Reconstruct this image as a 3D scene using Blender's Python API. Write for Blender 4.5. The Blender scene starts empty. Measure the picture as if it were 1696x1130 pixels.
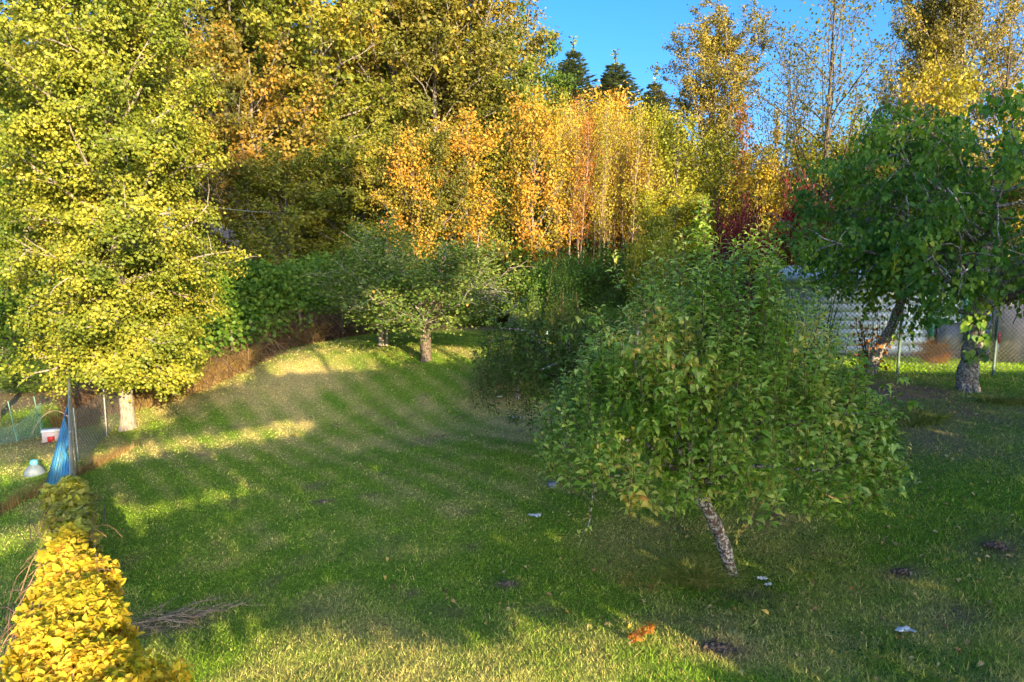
import bpy, math, random
import numpy as np
from mathutils import Vector

# ------------------------------------------------------------------ camera, sky, sun, exposure
SC = bpy.context.scene
COL = SC.collection
F = 1128.0; TH = math.atan(135 / F); CAMZ = 4.0
cam = bpy.data.cameras.new('camera'); camo = bpy.data.objects.new('camera', cam); COL.objects.link(camo)
camo.location = (0, 0, CAMZ); camo.rotation_euler = (math.pi / 2 - TH, 0, 0)
cam.sensor_width = 36; cam.lens = F / 1696 * 36; cam.clip_start = .05; cam.clip_end = 4000
SC.camera = camo

SUN_AZ = math.radians(30)      # right of straight behind the camera
SUN_EL = math.radians(15)
SH = np.array([math.sin(SUN_AZ), -math.cos(SUN_AZ)])           # horizontal direction towards the sun
SUNV = Vector((SH[0] * math.cos(SUN_EL), SH[1] * math.cos(SUN_EL), math.sin(SUN_EL)))
sl = bpy.data.lights.new('sun', 'SUN'); sl.energy = 4.5; sl.angle = math.radians(.35); sl.color = (1, .76, .44)
so = bpy.data.objects.new('sun', sl); COL.objects.link(so)
so.rotation_euler = SUNV.to_track_quat('Z', 'Y').to_euler()
W = bpy.data.worlds.new('World'); SC.world = W; W.use_nodes = True
wn = W.node_tree; sky = wn.nodes.new('ShaderNodeTexSky'); sky.sky_type = 'NISHITA'; sky.sun_disc = False
sky.sun_elevation = SUN_EL; sky.sun_rotation = math.atan2(SUNV.x, SUNV.y)
sky.altitude = 200; sky.air_density = .7; sky.dust_density = 4.0; sky.ozone_density = 3.0
bg = wn.nodes['Background']; bg.inputs['Strength'].default_value = .15
hsv = wn.nodes.new('ShaderNodeHueSaturation'); hsv.inputs['Saturation'].default_value = 1.28   # a clear, saturated sky all round
wn.links.new(sky.outputs[0], hsv.inputs['Color']); wn.links.new(hsv.outputs[0], bg.inputs[0])
SC.view_settings.view_transform = 'Standard'; SC.view_settings.look = 'None'
SC.view_settings.exposure = 1.78; SC.view_settings.gamma = 1; SC.view_settings.use_curve_mapping = False
SC.render.engine = 'CYCLES'
SC.cycles.max_bounces = 8; SC.cycles.diffuse_bounces = 4; SC.cycles.transmission_bounces = 5
SC.cycles.transparent_max_bounces = 4; SC.cycles.sample_clamp_indirect = 6

# ------------------------------------------------------------------ small helpers
def _m(V):
    """height and radius of a crown"""
    return float(np.percentile(V[:, 2], 99.7)), float(np.percentile(np.hypot(V[:, 0], V[:, 1]), 97))
def P(px, py, Y):
    """the point seen at that place of the photograph, Y metres ahead"""
    dx = (px - 848) / F; dy = -(py - 565) / F
    d = np.array([dx, math.cos(TH) + dy * math.sin(TH), -math.sin(TH) + dy * math.cos(TH)])
    return np.array([0, 0, CAMZ]) + d * (Y / d[1])

def nz(v):
    return v / np.maximum(np.linalg.norm(v, axis=-1, keepdims=True), 1e-9)

class VN:                      # value noise
    def __init__(s, seed, n=256):
        s.g = np.random.default_rng(seed).random((n, n)); s.n = n
    def __call__(s, x, y):
        xi = np.floor(x).astype(int); yi = np.floor(y).astype(int)
        fx = x - xi; fy = y - yi; fx = fx * fx * (3 - 2 * fx); fy = fy * fy * (3 - 2 * fy)
        n = s.n; g = s.g; x0 = xi % n; x1 = (xi + 1) % n; y0 = yi % n; y1 = (yi + 1) % n
        return (g[x0, y0] * (1 - fx) + g[x1, y0] * fx) * (1 - fy) + (g[x0, y1] * (1 - fx) + g[x1, y1] * fx) * fy
N1, N2, N3 = VN(1), VN(2), VN(3)
def fbm(x, y, n=N1, o=4):
    r = 0; a = .5
    for k in range(o):
        r = r + a * n(x * 2 ** k + 17.3 * k, y * 2 ** k + 5.1 * k); a *= .5
    return r / (1 - .5 ** o)

# ------------------------------------------------------------------ terrain
_cp = []
for px, py, Y in [(848, 1090, 6.1), (500, 1000, 7.6), (848, 800, 11), (300, 800, 12.2), (105, 800, 12), (112, 722, 15.7), (213, 712, 16.2),
                  (300, 668, 17.6), (500, 720, 15.6), (600, 650, 17.6), (400, 624, 19.2), (470, 590, 19.4), (560, 577, 20.3), (632, 571, 21.2),
                  (705, 597, 18.9), (800, 572, 21.2), (800, 690, 15.8), (870, 720, 14), (935, 745, 12.4), (1215, 952, 8.3), (1000, 900, 9.0),
                  (1600, 648, 14), (1440, 618, 15.3), (1300, 650, 14.6), (1690, 620, 16.2), (1500, 626, 15.8), (1500, 592, 19.6), (1690, 596, 19.6),
                  (1696, 800, 9.3), (1500, 800, 9.9), (1300, 800, 10.8), (1620, 1000, 7.1), (1400, 1090, 6.2), (30, 820, 12), (30, 700, 17), (1100, 640, 16.5)]:
    _cp.append(P(px, py, Y))
for x, y, z in [(-3, 0, 0), (3, 0, .1), (8, 2, .2), (-12, 3, -.3), (-20, 12, -.9), (-20, 25, -.6), (-12, 26, .3), (-8, 30, 1.1), (0, 30, 1.25),
                (0, 42, 1.5), (-20, 42, .8), (8, 30, 1.4), (18, 30, 1.5), (18, 42, 1.6), (18, 12, 1.7), (18, 2, .8), (-12, -3, 0), (12, -3, .3), (0, -3, 0)]:
    _cp.append(np.array([x, y, z]))
_cp = np.array(_cp)
def _U(r): return r * r * np.log(r + 1e-6)
_d = np.linalg.norm(_cp[:, None, :2] - _cp[None, :, :2], axis=2); _n = len(_cp)
_A = np.zeros((_n + 3, _n + 3)); _A[:_n, :_n] = _U(_d) + np.eye(_n) * 1.5; _A[:_n, _n] = 1; _A[:_n, _n + 1:] = _cp[:, :2]; _A[_n:, :_n] = _A[:_n, _n:].T
_w = np.linalg.solve(_A, np.concatenate([_cp[:, 2], np.zeros(3)]))
def H(x, y):
    x = np.asarray(x, float); y = np.asarray(y, float); s = np.broadcast(x, y).shape
    xx = np.broadcast_to(x, s).ravel(); yy = np.broadcast_to(y, s).ravel()
    xc = np.clip(xx, -20, 19); yc = np.clip(yy, -3, 42)
    out = np.empty(len(xc))
    for i in range(0, len(xc), 40000):
        a = xc[i:i + 40000]; b = yc[i:i + 40000]
        r = np.hypot(a[:, None] - _cp[None, :, 0], b[:, None] - _cp[None, :, 1])
        out[i:i + 40000] = _U(r) @ _w[:_n] + _w[_n] + _w[_n + 1] * a + _w[_n + 2] * b
    near = np.clip((45 - yy) / 10, 0, 1)
    out += (fbm(xx * .8, yy * .8) - .5) * .10 * near + (fbm(xx * 3.1, yy * 3.1, N2, 3) - .5) * .035 * near
    return out.reshape(s)
def h1(x, y): return float(H(x, y))
def G(px, py):
    """where the photograph's pixel meets the ground"""
    lo, Y = 2.5, 2.5
    while Y < 80:
        p = P(px, py, Y)
        if p[2] <= h1(p[0], p[1]): break
        lo = Y; Y *= 1.03
    for _ in range(14):
        m = (lo + Y) / 2; p = P(px, py, m)
        if p[2] <= h1(p[0], p[1]): Y = m
        else: lo = m
    p = P(px, py, Y); p[2] = h1(p[0], p[1]); return p

# colour of the turf, as it grows (green, dry, worn to soil)
def blob(x, y, cx, cy, rx, ry, rot=0):
    c, s = math.cos(rot), math.sin(rot); dx = x - cx; dy = y - cy
    u = (dx * c + dy * s) / rx; v = (-dx * s + dy * c) / ry
    return np.exp(-(u * u + v * v))
DRYB = []
for px, py, rx, ry, a in [(470, 628, 2.6, 1.5, .8), (380, 650, 1.4, 1.0, .6), (600, 690, 2.2, .8, .42), (520, 740, 2.5, .8, .3), (330, 755, 2.4, .6, .3), (880, 700, .8, 1.8, .95), (815, 665, .7, 1.5, .95), (180, 740, 2.2, .9, .6),
                          (740, 845, .4, .3, .5), (650, 900, .9, .6, .3), (1230, 1040, .8, .5, .5), (1180, 1075, .5, .3, .6),
                          (450, 590, 2.0, .5, .5), (650, 578, 3, .6, .3), (250, 690, 1, .6, .5), (1300, 870, .6, .4, .4)]:
    g = G(px, py); DRYB.append((g[0], g[1], rx, ry, a))
DIRTB = []
for px, py, rx, ry, a in [(1600, 685, 3.4, 1.1, .62), (1480, 650, 1.6, .7, .75), (1660, 750, 1.8, .6, .4), (1540, 730, 1.2, .5, .35), (1185, 1076, .3, .16, 1), (1285, 858, .35, .16, .8), (1495, 948, .28, .15, .9),
                          (1650, 905, .5, .35, .7), (1240, 985, .35, .2, .8), (270, 1035, .55, .2, .7), (840, 968, .22, .12, .8), (1120, 1030, .5, .2, .5), (500, 1010, .25, .13, .4), (680, 985, .22, .12, .5), (600, 560, 3, .5, .3), (30, 730, 2.2, .8, .7),
                          (900, 1010, .3, .15, .4), (1430, 1065, .25, .12, .6), (1600, 1020, .4, .2, .5), (535, 832, .2, .1, .8), (1400, 640, 1.5, .8, .7)]:
    g = G(px, py); DIRTB.append((g[0], g[1], rx, ry, a))
def turf(x, y):
    """(dry, soil) in 0..1"""
    a = np.arctan2(5, -6)
    s = x * .77 + y * .63 + (fbm(x * .2, y * .2, N3, 2) - .5) * .5
    stripe = np.clip(np.sin(s * 2 * math.pi / .62) * 1.6, -1, 1)
    zone = np.clip((y - 8.8) / 3, 0, 1) * np.clip((3.2 - x) / 2, 0, 1) * np.clip((21 - y) / 3, 0, 1) * (x > -11)
    n = fbm(x * .55, y * .55, N1, 4); n2 = fbm(x * 2.3, y * 2.3, N2, 3)
    dry = -.04 + np.clip((n - .47) * 1.5, 0, .5) + stripe * .22 * zone + .13 * np.clip((7.0 - y) / .6, 0, 1) * n2 * 2 + (n2 - .5) * .6
    for b in DRYB: dry = dry + b[4] * blob(x, y, *b[:4]) * (.75 + .5 * n2)
    soil = np.clip((fbm(x * 1.7 + 40, y * 1.7, N3, 4) - .66) * 3, 0, .45)
    for b in DIRTB: soil = soil + b[4] * blob(x, y, *b[:4]) * (.4 + 1.2 * n2)
    # green lawn beyond the right fence; part of its sunlight is in the colour
    far = np.clip((y - 16.1) * 3, 0, 1) * np.clip((x - 6.5) * 1, 0, 1)
    dry = dry * (1 - far * .9); soil = soil * (1 - far)
    # woodland floor
    wood = np.clip((y - 24.5) / 2, 0, 1); wood = np.maximum(wood, np.clip((y - 19 - (x + 12) * .9) / 2, 0, 1) * (x < -6))
    soil = np.maximum(soil, wood * .9)
    return np.clip(dry, 0, 1), np.clip(soil, 0, 1), far

# ------------------------------------------------------------------ node materials
def new_mat(name):
    m = bpy.data.materials.new(name); m.use_nodes = True; t = m.node_tree
    for n in list(t.nodes): t.nodes.remove(n)
    o = t.nodes.new('ShaderNodeOutputMaterial'); return m, t, o
def nd(t, typ, **kw):
    n = t.nodes.new(typ)
    for k, v in kw.items():
        if k in n.inputs: n.inputs[k].default_value = v
        else: setattr(n, k, v)
    return n
def ramp(t, cols):
    r = t.nodes.new('ShaderNodeValToRGB'); e = r.color_ramp.elements
    while len(e) < len(cols): e.new(.5)
    for i, (p, c) in enumerate(cols):
        e[i].position = p; e[i].color = (*c, 1)
    return r
def leafmat(name, cols, nscale=.6, nw=.45, trans=.4, rough=.5, spec=.25, world=True):
    """leaf colour from a per-leaf value mixed with a slow noise over the crown"""
    m, t, o = new_mat(name); L = t.links.new
    at = nd(t, 'ShaderNodeAttribute', attribute_name='rnd')
    geo = nd(t, 'ShaderNodeNewGeometry')
    no = nd(t, 'ShaderNodeTexNoise', Scale=nscale, Detail=2.0); L(geo.outputs['Position'], no.inputs['Vector'])
    mr = nd(t, 'ShaderNodeMapRange'); mr.inputs[1].default_value = .3; mr.inputs[2].default_value = .7
    L(no.outputs[0], mr.inputs[0])
    mx = nd(t, 'ShaderNodeMix', data_type='FLOAT'); mx.inputs[0].default_value = nw
    L(at.outputs['Fac'], mx.inputs[2]); L(mr.outputs[0], mx.inputs[3])
    r = ramp(t, cols); L(mx.outputs[0], r.inputs[0])
    p = nd(t, 'ShaderNodeBsdfPrincipled', Roughness=rough); p.inputs['Specular IOR Level'].default_value = spec
    L(r.outputs[0], p.inputs['Base Color'])
    tr = nd(t, 'ShaderNodeBsdfTranslucent')
    hs = nd(t, 'ShaderNodeHueSaturation', Saturation=1.15, Value=1.15); L(r.outputs[0], hs.inputs['Color']); L(hs.outputs[0], tr.inputs[0])
    ms = nd(t, 'ShaderNodeMixShader'); ms.inputs[0].default_value = trans
    L(p.outputs[0], ms.inputs[1]); L(tr.outputs[0], ms.inputs[2]); L(ms.outputs[0], o.inputs[0])
    return m
def simple(name, c1, c2, scale=6, rough=.8, bump=.3, metal=0, stretch=(1, 1, 1), detail=6, spec=.3, bdist=.02):
    m, t, o = new_mat(name); L = t.links.new
    tc = nd(t, 'ShaderNodeTexCoord'); mp = nd(t, 'ShaderNodeMapping'); mp.inputs['Scale'].default_value = stretch
    L(tc.outputs['Object'], mp.inputs[0])
    no = nd(t, 'ShaderNodeTexNoise', Scale=scale, Detail=float(detail)); L(mp.outputs[0], no.inputs['Vector'])
    r = ramp(t, [(.35, c1), (.65, c2)]); L(no.outputs[0], r.inputs[0])
    p = nd(t, 'ShaderNodeBsdfPrincipled', Roughness=rough, Metallic=metal); p.inputs['Specular IOR Level'].default_value = spec
    L(r.outputs[0], p.inputs['Base Color'])
    if bump:
        b = nd(t, 'ShaderNodeBump', Strength=bump, Distance=bdist); L(no.outputs[0], b.inputs['Height']); L(b.outputs[0], p.inputs['Normal'])
    L(p.outputs[0], o.inputs[0]); return m
def bark(name, base, dark, lichen=None, amount=.5, scale=14):
    m, t, o = new_mat(name); L = t.links.new
    tc = nd(t, 'ShaderNodeTexCoord'); mp = nd(t, 'ShaderNodeMapping'); mp.inputs['Scale'].default_value = (1, 1, .35)
    L(tc.outputs['Object'], mp.inputs[0])
    no = nd(t, 'ShaderNodeTexNoise', Scale=float(scale), Detail=6.0); L(mp.outputs[0], no.inputs['Vector'])
    r = ramp(t, [(.35, dark), (.6, base)]); L(no.outputs[0], r.inputs[0]); out = r.outputs[0]
    if lichen:
        n2 = nd(t, 'ShaderNodeTexNoise', Scale=scale * .9, Detail=5.0, Roughness=.7); L(tc.outputs['Object'], n2.inputs['Vector'])
        r2 = ramp(t, [(amount, (0, 0, 0)), (amount + .06, (1, 1, 1))]); L(n2.outputs[0], r2.inputs[0])
        mx = nd(t, 'ShaderNodeMix', data_type='RGBA'); L(r2.outputs[0], mx.inputs[0]); L(out, mx.inputs[6]); mx.inputs[7].default_value = (*lichen, 1)
        out = mx.outputs[2]
    p = nd(t, 'ShaderNodeBsdfPrincipled', Roughness=.9); p.inputs['Specular IOR Level'].default_value = .15; L(out, p.inputs['Base Color'])
    b = nd(t, 'ShaderNodeBump', Strength=.7, Distance=.02); L(no.outputs[0], b.inputs['Height']); L(b.outputs[0], p.inputs['Normal'])
    L(p.outputs[0], o.inputs[0]); return m
def colattr_mat(name, rough=.9, trans=0, fine=True, val=1.0):
    m, t, o = new_mat(name); L = t.links.new
    at = nd(t, 'ShaderNodeAttribute', attribute_name='tint'); out = at.outputs['Color']
    p = nd(t, 'ShaderNodeBsdfPrincipled', Roughness=rough); p.inputs['Specular IOR Level'].default_value = .12
    if fine:
        geo = nd(t, 'ShaderNodeNewGeometry')
        no = nd(t, 'ShaderNodeTexNoise', Scale=22.0, Detail=6.0, Roughness=.75); L(geo.outputs['Position'], no.inputs['Vector'])
        r = ramp(t, [(.3, (.45, .45, .40)), (.5, (.95, .95, .95)), (.72, (1.9, 1.8, 1.6))]); L(no.outputs[0], r.inputs[0])
        mx = nd(t, 'ShaderNodeMix', data_type='RGBA', blend_type='MULTIPLY'); mx.inputs[0].default_value = 1
        L(out, mx.inputs[6]); L(r.outputs[0], mx.inputs[7]); out = mx.outputs[2]
        b = nd(t, 'ShaderNodeBump', Strength=.9, Distance=.05); L(no.outputs[0], b.inputs['Height']); L(b.outputs[0], p.inputs['Normal'])
    L(out, p.inputs['Base Color'])
    if trans:
        tr = nd(t, 'ShaderNodeBsdfTranslucent'); L(out, tr.inputs[0]); ms = nd(t, 'ShaderNodeMixShader'); ms.inputs[0].default_value = trans
        L(p.outputs[0], ms.inputs[1]); L(tr.outputs[0], ms.inputs[2]); L(ms.outputs[0], o.inputs[0])
    else: L(p.outputs[0], o.inputs[0])
    return m

# ------------------------------------------------------------------ mesh building
def mesh(name, V, Q, mats, rnd=None, tint=None, smooth=False, midx=None):
    """V (n,3); Q (m,k) faces with k corners"""
    V = np.asarray(V, np.float32); Q = np.asarray(Q, np.int32); m, k = Q.shape
    me = bpy.data.meshes.new(name); me.vertices.add(len(V)); me.vertices.foreach_set('co', V.ravel())
    me.loops.add(m * k); me.loops.foreach_set('vertex_index', Q.ravel())
    me.polygons.add(m); me.polygons.foreach_set('loop_start', np.arange(0, m * k, k, dtype=np.int32))
    try: me.polygons.foreach_set('loop_total', np.full(m, k, np.int32))
    except Exception: pass
    if smooth: me.polygons.foreach_set('use_smooth', np.ones(m, bool))
    if midx is not None: me.polygons.foreach_set('material_index', np.asarray(midx, np.int32))
    if rnd is not None:
        a = me.attributes.new('rnd', 'FLOAT', 'POINT'); a.data.foreach_set('value', np.asarray(rnd, np.float32))
    if tint is not None:
        a = me.attributes.new('tint', 'FLOAT_COLOR', 'POINT')
        c = np.ones((len(V), 4), np.float32); c[:, :3] = tint; a.data.foreach_set('color', c.ravel())
    for mt in (mats if isinstance(mats, (list, tuple)) else [mats]): me.materials.append(mt)
    me.update(calc_edges=True); me.validate(); return me
def link(name, me, parent=None, loc=None, label=None, cat=None, group=None, kind=None):
    o = bpy.data.objects.new(name, me); COL.objects.link(o)
    if parent is not None: o.parent = parent
    if loc is not None: o.location = loc
    for k, v in (('label', label), ('category', cat), ('group', group), ('kind', kind)):
        if v: o[k] = v
    return o
def thing(name, loc, label, cat, group=None, rz=0):
    o = link(name, None, None, loc, label, cat, group); o.rotation_euler = (0, 0, rz); o.empty_display_size = .2; return o

def tubes(Pts, R, k=6):
    """Pts (N,m,3), R (N,m): closed-sided tubes, as V, Q"""
    Pts = np.asarray(Pts, float); R = np.asarray(R, float)
    if Pts.ndim == 2: Pts = Pts[None]; R = R[None]
    N, m, _ = Pts.shape
    T = nz(np.gradient(Pts, axis=1))
    ref = np.where(np.abs(T[..., 2:3]) > .9, np.array([1., 0, 0]), np.array([0, 0, 1.]))
    ref = np.broadcast_to(ref[:, :1], T.shape) if False else ref
    A = nz(np.cross(T, ref)); 
    for i in range(1, m):      # keep frames from flipping
        a = A[:, i - 1] - T[:, i] * np.sum(A[:, i - 1] * T[:, i], -1, keepdims=True); A[:, i] = nz(a)
    B = np.cross(T, A)
    ang = np.arange(k) * 2 * math.pi / k
    V = Pts[:, :, None] + R[:, :, None, None] * (np.cos(ang)[None, None, :, None] * A[:, :, None] + np.sin(ang)[None, None, :, None] * B[:, :, None])
    idx = np.arange(N * m * k).reshape(N, m, k)
    a = idx[:, :-1]; b = idx[:, 1:]
    Q = np.stack([a, np.roll(a, -1, 2), np.roll(b, -1, 2), b], -1).reshape(-1, 4)
    return V.reshape(-1, 3), Q
def join(parts):
    Vs, Qs, n = [], [], 0
    for V, Q in parts:
        Vs.append(V); Qs.append(Q + n); n += len(V)
    return np.concatenate(Vs), np.concatenate(Qs)
def boxes(items):
    """items: (cx,cy,cz,sx,sy,sz[,rz]) -> V,Q"""
    out = []
    for it in items:
        cx, cy, cz, sx, sy, sz = it[:6]; rz = it[6] if len(it) > 6 else 0
        v = np.array([(x, y, z) for z in (-.5, .5) for y in (-.5, .5) for x in (-.5, .5)]) * (sx, sy, sz)
        c, s = math.cos(rz), math.sin(rz)
        v = np.stack([v[:, 0] * c - v[:, 1] * s + cx, v[:, 0] * s + v[:, 1] * c + cy, v[:, 2] + cz], 1)
        out.append((v, np.array([(0, 2, 3, 1), (4, 5, 7, 6), (0, 1, 5, 4), (2, 6, 7, 3), (0, 4, 6, 2), (1, 3, 7, 5)])))
    return join(out)

# leaf outlines: x across, y along, z out of the blade
LF_Q = (np.array([(0, 0, 0), (.34, .45, -.06), (0, 1, .02), (-.34, .5, .07)]), np.array([(0, 1, 2, 3)]))
LF_BROAD = (np.array([(0, 0, 0), (.48, .30, .05), (.20, .95, -.02), (-.05, .80, .03), (-.30, .98, -.03), (-.46, .35, .06)]),
            np.array([(0, 1, 2, 3), (0, 3, 4, 5)]))
LF_CURL = (np.array([(0, 0, -.10), (.20, .28, .10), (0, .30, .05), (-.20, .28, .10), (.23, .62, .02), (0, .66, -.05), (-.23, .62, .02), (0, .97, -.42)]),
           np.array([(0, 1, 2, 2), (0, 2, 3, 3), (1, 4, 5, 2), (2, 5, 6, 3), (4, 7, 5, 5), (5, 7, 6, 6)]))
LF_HEART = (np.array([(0, 0, 0), (.36, .12, .06), (.30, .55, .02), (0, 1, -.16), (-.30, .55, .02), (-.36, .12, .06), (0, .5, -.05)]),
            np.array([(0, 1, 2, 6), (6, 2, 3, 4), (0, 6, 4, 5)]))
# the curled leaf uses triangles: rewrite as quads without repeats
LF_CURL = (LF_CURL[0], np.array([(0, 1, 4, 2), (0, 2, 6, 3), (2, 4, 7, 5), (2, 5, 7, 6)]))

def leaves(tpl, pos, d, n, size, rng):
    """place a leaf outline at each pos, along d, facing n"""
    tv, tq = tpl; d = nz(d); n = n - d * np.sum(n * d, -1, keepdims=True); n = nz(n); x = np.cross(d, n)
    s = size[:, None, None]
    V = pos[:, None] + s * (tv[None, :, 0:1] * x[:, None] + tv[None, :, 1:2] * d[:, None] + tv[None, :, 2:3] * n[:, None])
    k = len(tv); Q = tq[None] + (np.arange(len(pos)) * k)[:, None, None]
    return V.reshape(-1, 3), Q.reshape(-1, 4)
def rvec(rng, n): return nz(rng.normal(size=(n, 3)))
UP = np.array([0, 0, 1.])

PROF = {
    'round': lambda t: np.sqrt(np.clip(1 - (1.75 * t - .75) ** 2, .02, 1)),
    'egg': lambda t: np.clip(.62 + t * 1.6, 0, 1) * np.sqrt(np.clip(1 - np.clip((t - .25) / .78, 0, 1) ** 2.2, .01, 1)),
    'tall': lambda t: np.clip(.55 + t * 1.2, 0, 1) * np.sqrt(np.clip(1 - np.clip((t - .35) / .66, 0, 1) ** 2, .012, 1)),
    'cone': lambda t: 1.02 - t,
    'vase': lambda t: .45 + .55 * np.sin(np.clip(t * 1.35, 0, 1) * math.pi / 2) * np.sqrt(np.clip(1 - t ** 6, 0, 1)),
    'top': lambda t: np.clip(.35 + t, 0, 1) * np.sqrt(np.clip(1.02 - t ** 3, .01, 1)),
}
def tree_geo(seed, Ht, h0, R, prof, nl, up, nsub, nleaf, ls, cl=.30, r0=.2, lean=(0, 0), tpl=LF_Q, outw=.5, droop=.1, wob=.25, tw=.5, holes=0, ksub=.33, f0=.28, lowup=1):
    """returns (trunk V,Q), (limb V,Q), (leaf V,Q,rnd)"""
    rng = np.random.default_rng(seed); prof = PROF[prof]
    m = 10; t = np.linspace(0, 1, m)
    w = np.cumsum(rng.normal(size=(m, 2)) * wob * .12, 0); w[0] = 0
    tp = np.stack([w[:, 0] + lean[0] * t, w[:, 1] + lean[1] * t, t * Ht * .97], 1); tp[0, 2] = -.25
    rad = r0 * (1 - t) ** .8 * .95 + .015
    zz_ = np.array([-.25, -.02, .10, .30]); tp = np.concatenate([np.stack([np.interp(zz_, tp[:, 2], tp[:, 0]), np.interp(zz_, tp[:, 2], tp[:, 1]), zz_], 1), tp[1:]]); rad = np.concatenate([r0 * np.array([1.7, 1.5, 1.15, .98]), rad[1:]])
    trunk = tubes(tp, rad, 9)
    ti = (np.arange(nl) + rng.random(nl) * .8) / nl; hz = h0 + (Ht * .96 - h0) * ti ** (.9 if lowup > 0 else 1.2)
    start = np.stack([np.interp(hz, tp[:, 2], tp[:, i]) for i in (0, 1)] + [hz], 1)
    az = np.arange(nl) * 2.39996 + rng.normal(size=nl) * .4
    tt = (hz - h0) / (Ht - h0)
    Ln = R * prof(tt) * rng.uniform(.78, 1.08, nl)
    el = up * (.55 * lowup + (1.3 - .55 * lowup) * tt) + rng.normal(size=nl) * (.12 if lowup > 0 else .24)
    dv = np.stack([np.cos(az) * np.cos(el), np.sin(az) * np.cos(el), np.sin(el)], 1)
    hor = np.cos(el); Ln = Ln / np.maximum(hor, .45)
    # lower the start so that steep limbs end at their own height
    start[:, 2] = np.maximum(h0 * .85, start[:, 2] - Ln * np.sin(el) * .55)
    for i in (0, 1): start[:, i] = np.interp(start[:, 2], tp[:, 2], tp[:, i])
    ms = 6; pts = np.zeros((nl, ms, 3)); pts[:, 0] = start; cur = dv.copy()
    for j in range(1, ms):
        cur = nz(cur + rng.normal(size=cur.shape) * .13 + UP * (.07 if up > .2 else -.05)); pts[:, j] = pts[:, j - 1] + cur * (Ln / (ms - 1))[:, None]
    lr = np.interp(start[:, 2], tp[:, 2], rad) * .5; lr = np.minimum(lr, .02 + Ln * .018)
    lrad = lr[:, None] * np.linspace(1, .22, ms)[None]
    limb = [tubes(pts, lrad, 5)]
    # sub-branches
    k = nsub; n2 = nl * k
    f = np.tile(np.linspace(f0, 1, k), nl) * .99 + rng.random(n2) * .02; f = np.clip(f, 0, .999)
    li = np.repeat(np.arange(nl), k); seg = f * (ms - 1); s0 = np.minimum(seg.astype(int), ms - 2); fr = (seg - s0)[:, None]
    b0 = pts[li, s0] * (1 - fr) + pts[li, s0 + 1] * fr; bd = nz(pts[li, s0 + 1] - pts[li, s0])
    sd = nz(bd * .75 + rvec(rng, n2) * .75 + UP * (.2 if droop < .3 else -.15))
    sL = Ln[li] * ksub * (1.15 - .55 * f) * rng.uniform(.7, 1.2, n2) + .12
    m2 = 4; sp = np.zeros((n2, m2, 3)); sp[:, 0] = b0; cur = sd.copy()
    for j in range(1, m2):
        cur = nz(cur + rng.normal(size=cur.shape) * .2 - UP * droop * .4); sp[:, j] = sp[:, j - 1] + cur * (sL / (m2 - 1))[:, None]
    sr = np.minimum(lr[li] * .4, .012 + sL * .01)[:, None] * np.linspace(1, .3, m2)[None]
    limb.append(tubes(sp, sr, 4))
    # leaves round the outer sub-branches
    wgt = sL * (rng.random(n2) > holes); wgt = wgt / wgt.sum()
    ci = rng.choice(n2, nleaf, p=wgt); q = rng.random(nleaf) ** .7; sg = q * (m2 - 1); s0 = np.minimum(sg.astype(int), m2 - 2); fr = (sg - s0)[:, None]
    lp = sp[ci, s0] * (1 - fr) + sp[ci, s0 + 1] * fr
    off = rng.normal(size=(nleaf, 3)) * cl * (sL[ci] / sL.mean())[:, None] ** .5; off[:, 2] *= .75
    lp = lp + off
    rc = nz(lp * [1, 1, 0] + 1e-6) * outw + UP * .45
    n = nz(rc + rvec(rng, nleaf) * .8 + nz(off) * .5); d = nz(rvec(rng, nleaf) - UP * droop * 2)
    sz = ls * rng.uniform(.65, 1.3, nleaf)
    V, Q = leaves(tpl, lp, d, n, sz, rng)
    # value shared partly by a cluster
    cr = rng.random(n2)[ci]; rv = np.clip(.5 * cr + .5 * rng.random(nleaf), 0, 1)
    return trunk, join(limb), (V, Q, np.repeat(rv, len(tpl[0]))), dict(sp=sp, pts=pts)

def tree_meshes(name, geo, barkm, leafm):
    tr, lb, lf, _ = geo
    return [(n, me) for n, me in (('trunk', mesh(name + '_trunk', *tr, barkm, smooth=True)), ('limbs', mesh(name + '_limbs', *lb, barkm, smooth=True)),
                                  ('crown', mesh(name + '_crown', lf[0], lf[1], leafm, rnd=lf[2])))]

# ------------------------------------------------------------------ materials
M = {}
M['bark_grey'] = bark('bark_grey', (.22, .19, .16), (.08, .065, .05), (.36, .35, .30), .56)
M['bark_pale'] = bark('bark_pale', (.33, .29, .23), (.17, .14, .11), (.42, .39, .33), .58, 22)
M['bark_birch'] = bark('bark_birch', (.36, .28, .20), (.15, .11, .08), (.42, .36, .28), .58, 20)
M['bark_lichen'] = bark('bark_lichen', (.15, .10, .08), (.05, .04, .035), (.44, .46, .45), .50, 30)
M['bark_cherry'] = bark('bark_cherry', (.22, .18, .14), (.08, .06, .045), (.44, .42, .37), .50, 26)
M['bark_branch'] = bark('bark_branch', (.13, .105, .085), (.05, .04, .035))
M['bark_apple'] = bark('bark_apple', (.15, .12, .09), (.06, .045, .035), (.26, .24, .19), .56, 24)
M['bark_dark'] = bark('bark_dark', (.07, .055, .045), (.03, .024, .02))
M['bark_shoot'] = bark('bark_shoot', (.20, .13, .08), (.10, .07, .045))
M['bark_twig'] = bark('bark_twig', (.42, .27, .15), (.22, .13, .08))
YG = lambda a: a
M['maple'] = leafmat('maple_leaf', [(0, (.035, .065, .01)), (.3, (.12, .165, .018)), (.65, (.27, .28, .03)), (1, (.50, .42, .05))], .9, .35, .26)
M['green_gold'] = leafmat('green_gold_leaf', [(0, (.035, .065, .01)), (.35, (.12, .155, .018)), (.7, (.27, .25, .028)), (1, (.48, .24, .04))], .35, .45, .28)
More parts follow.
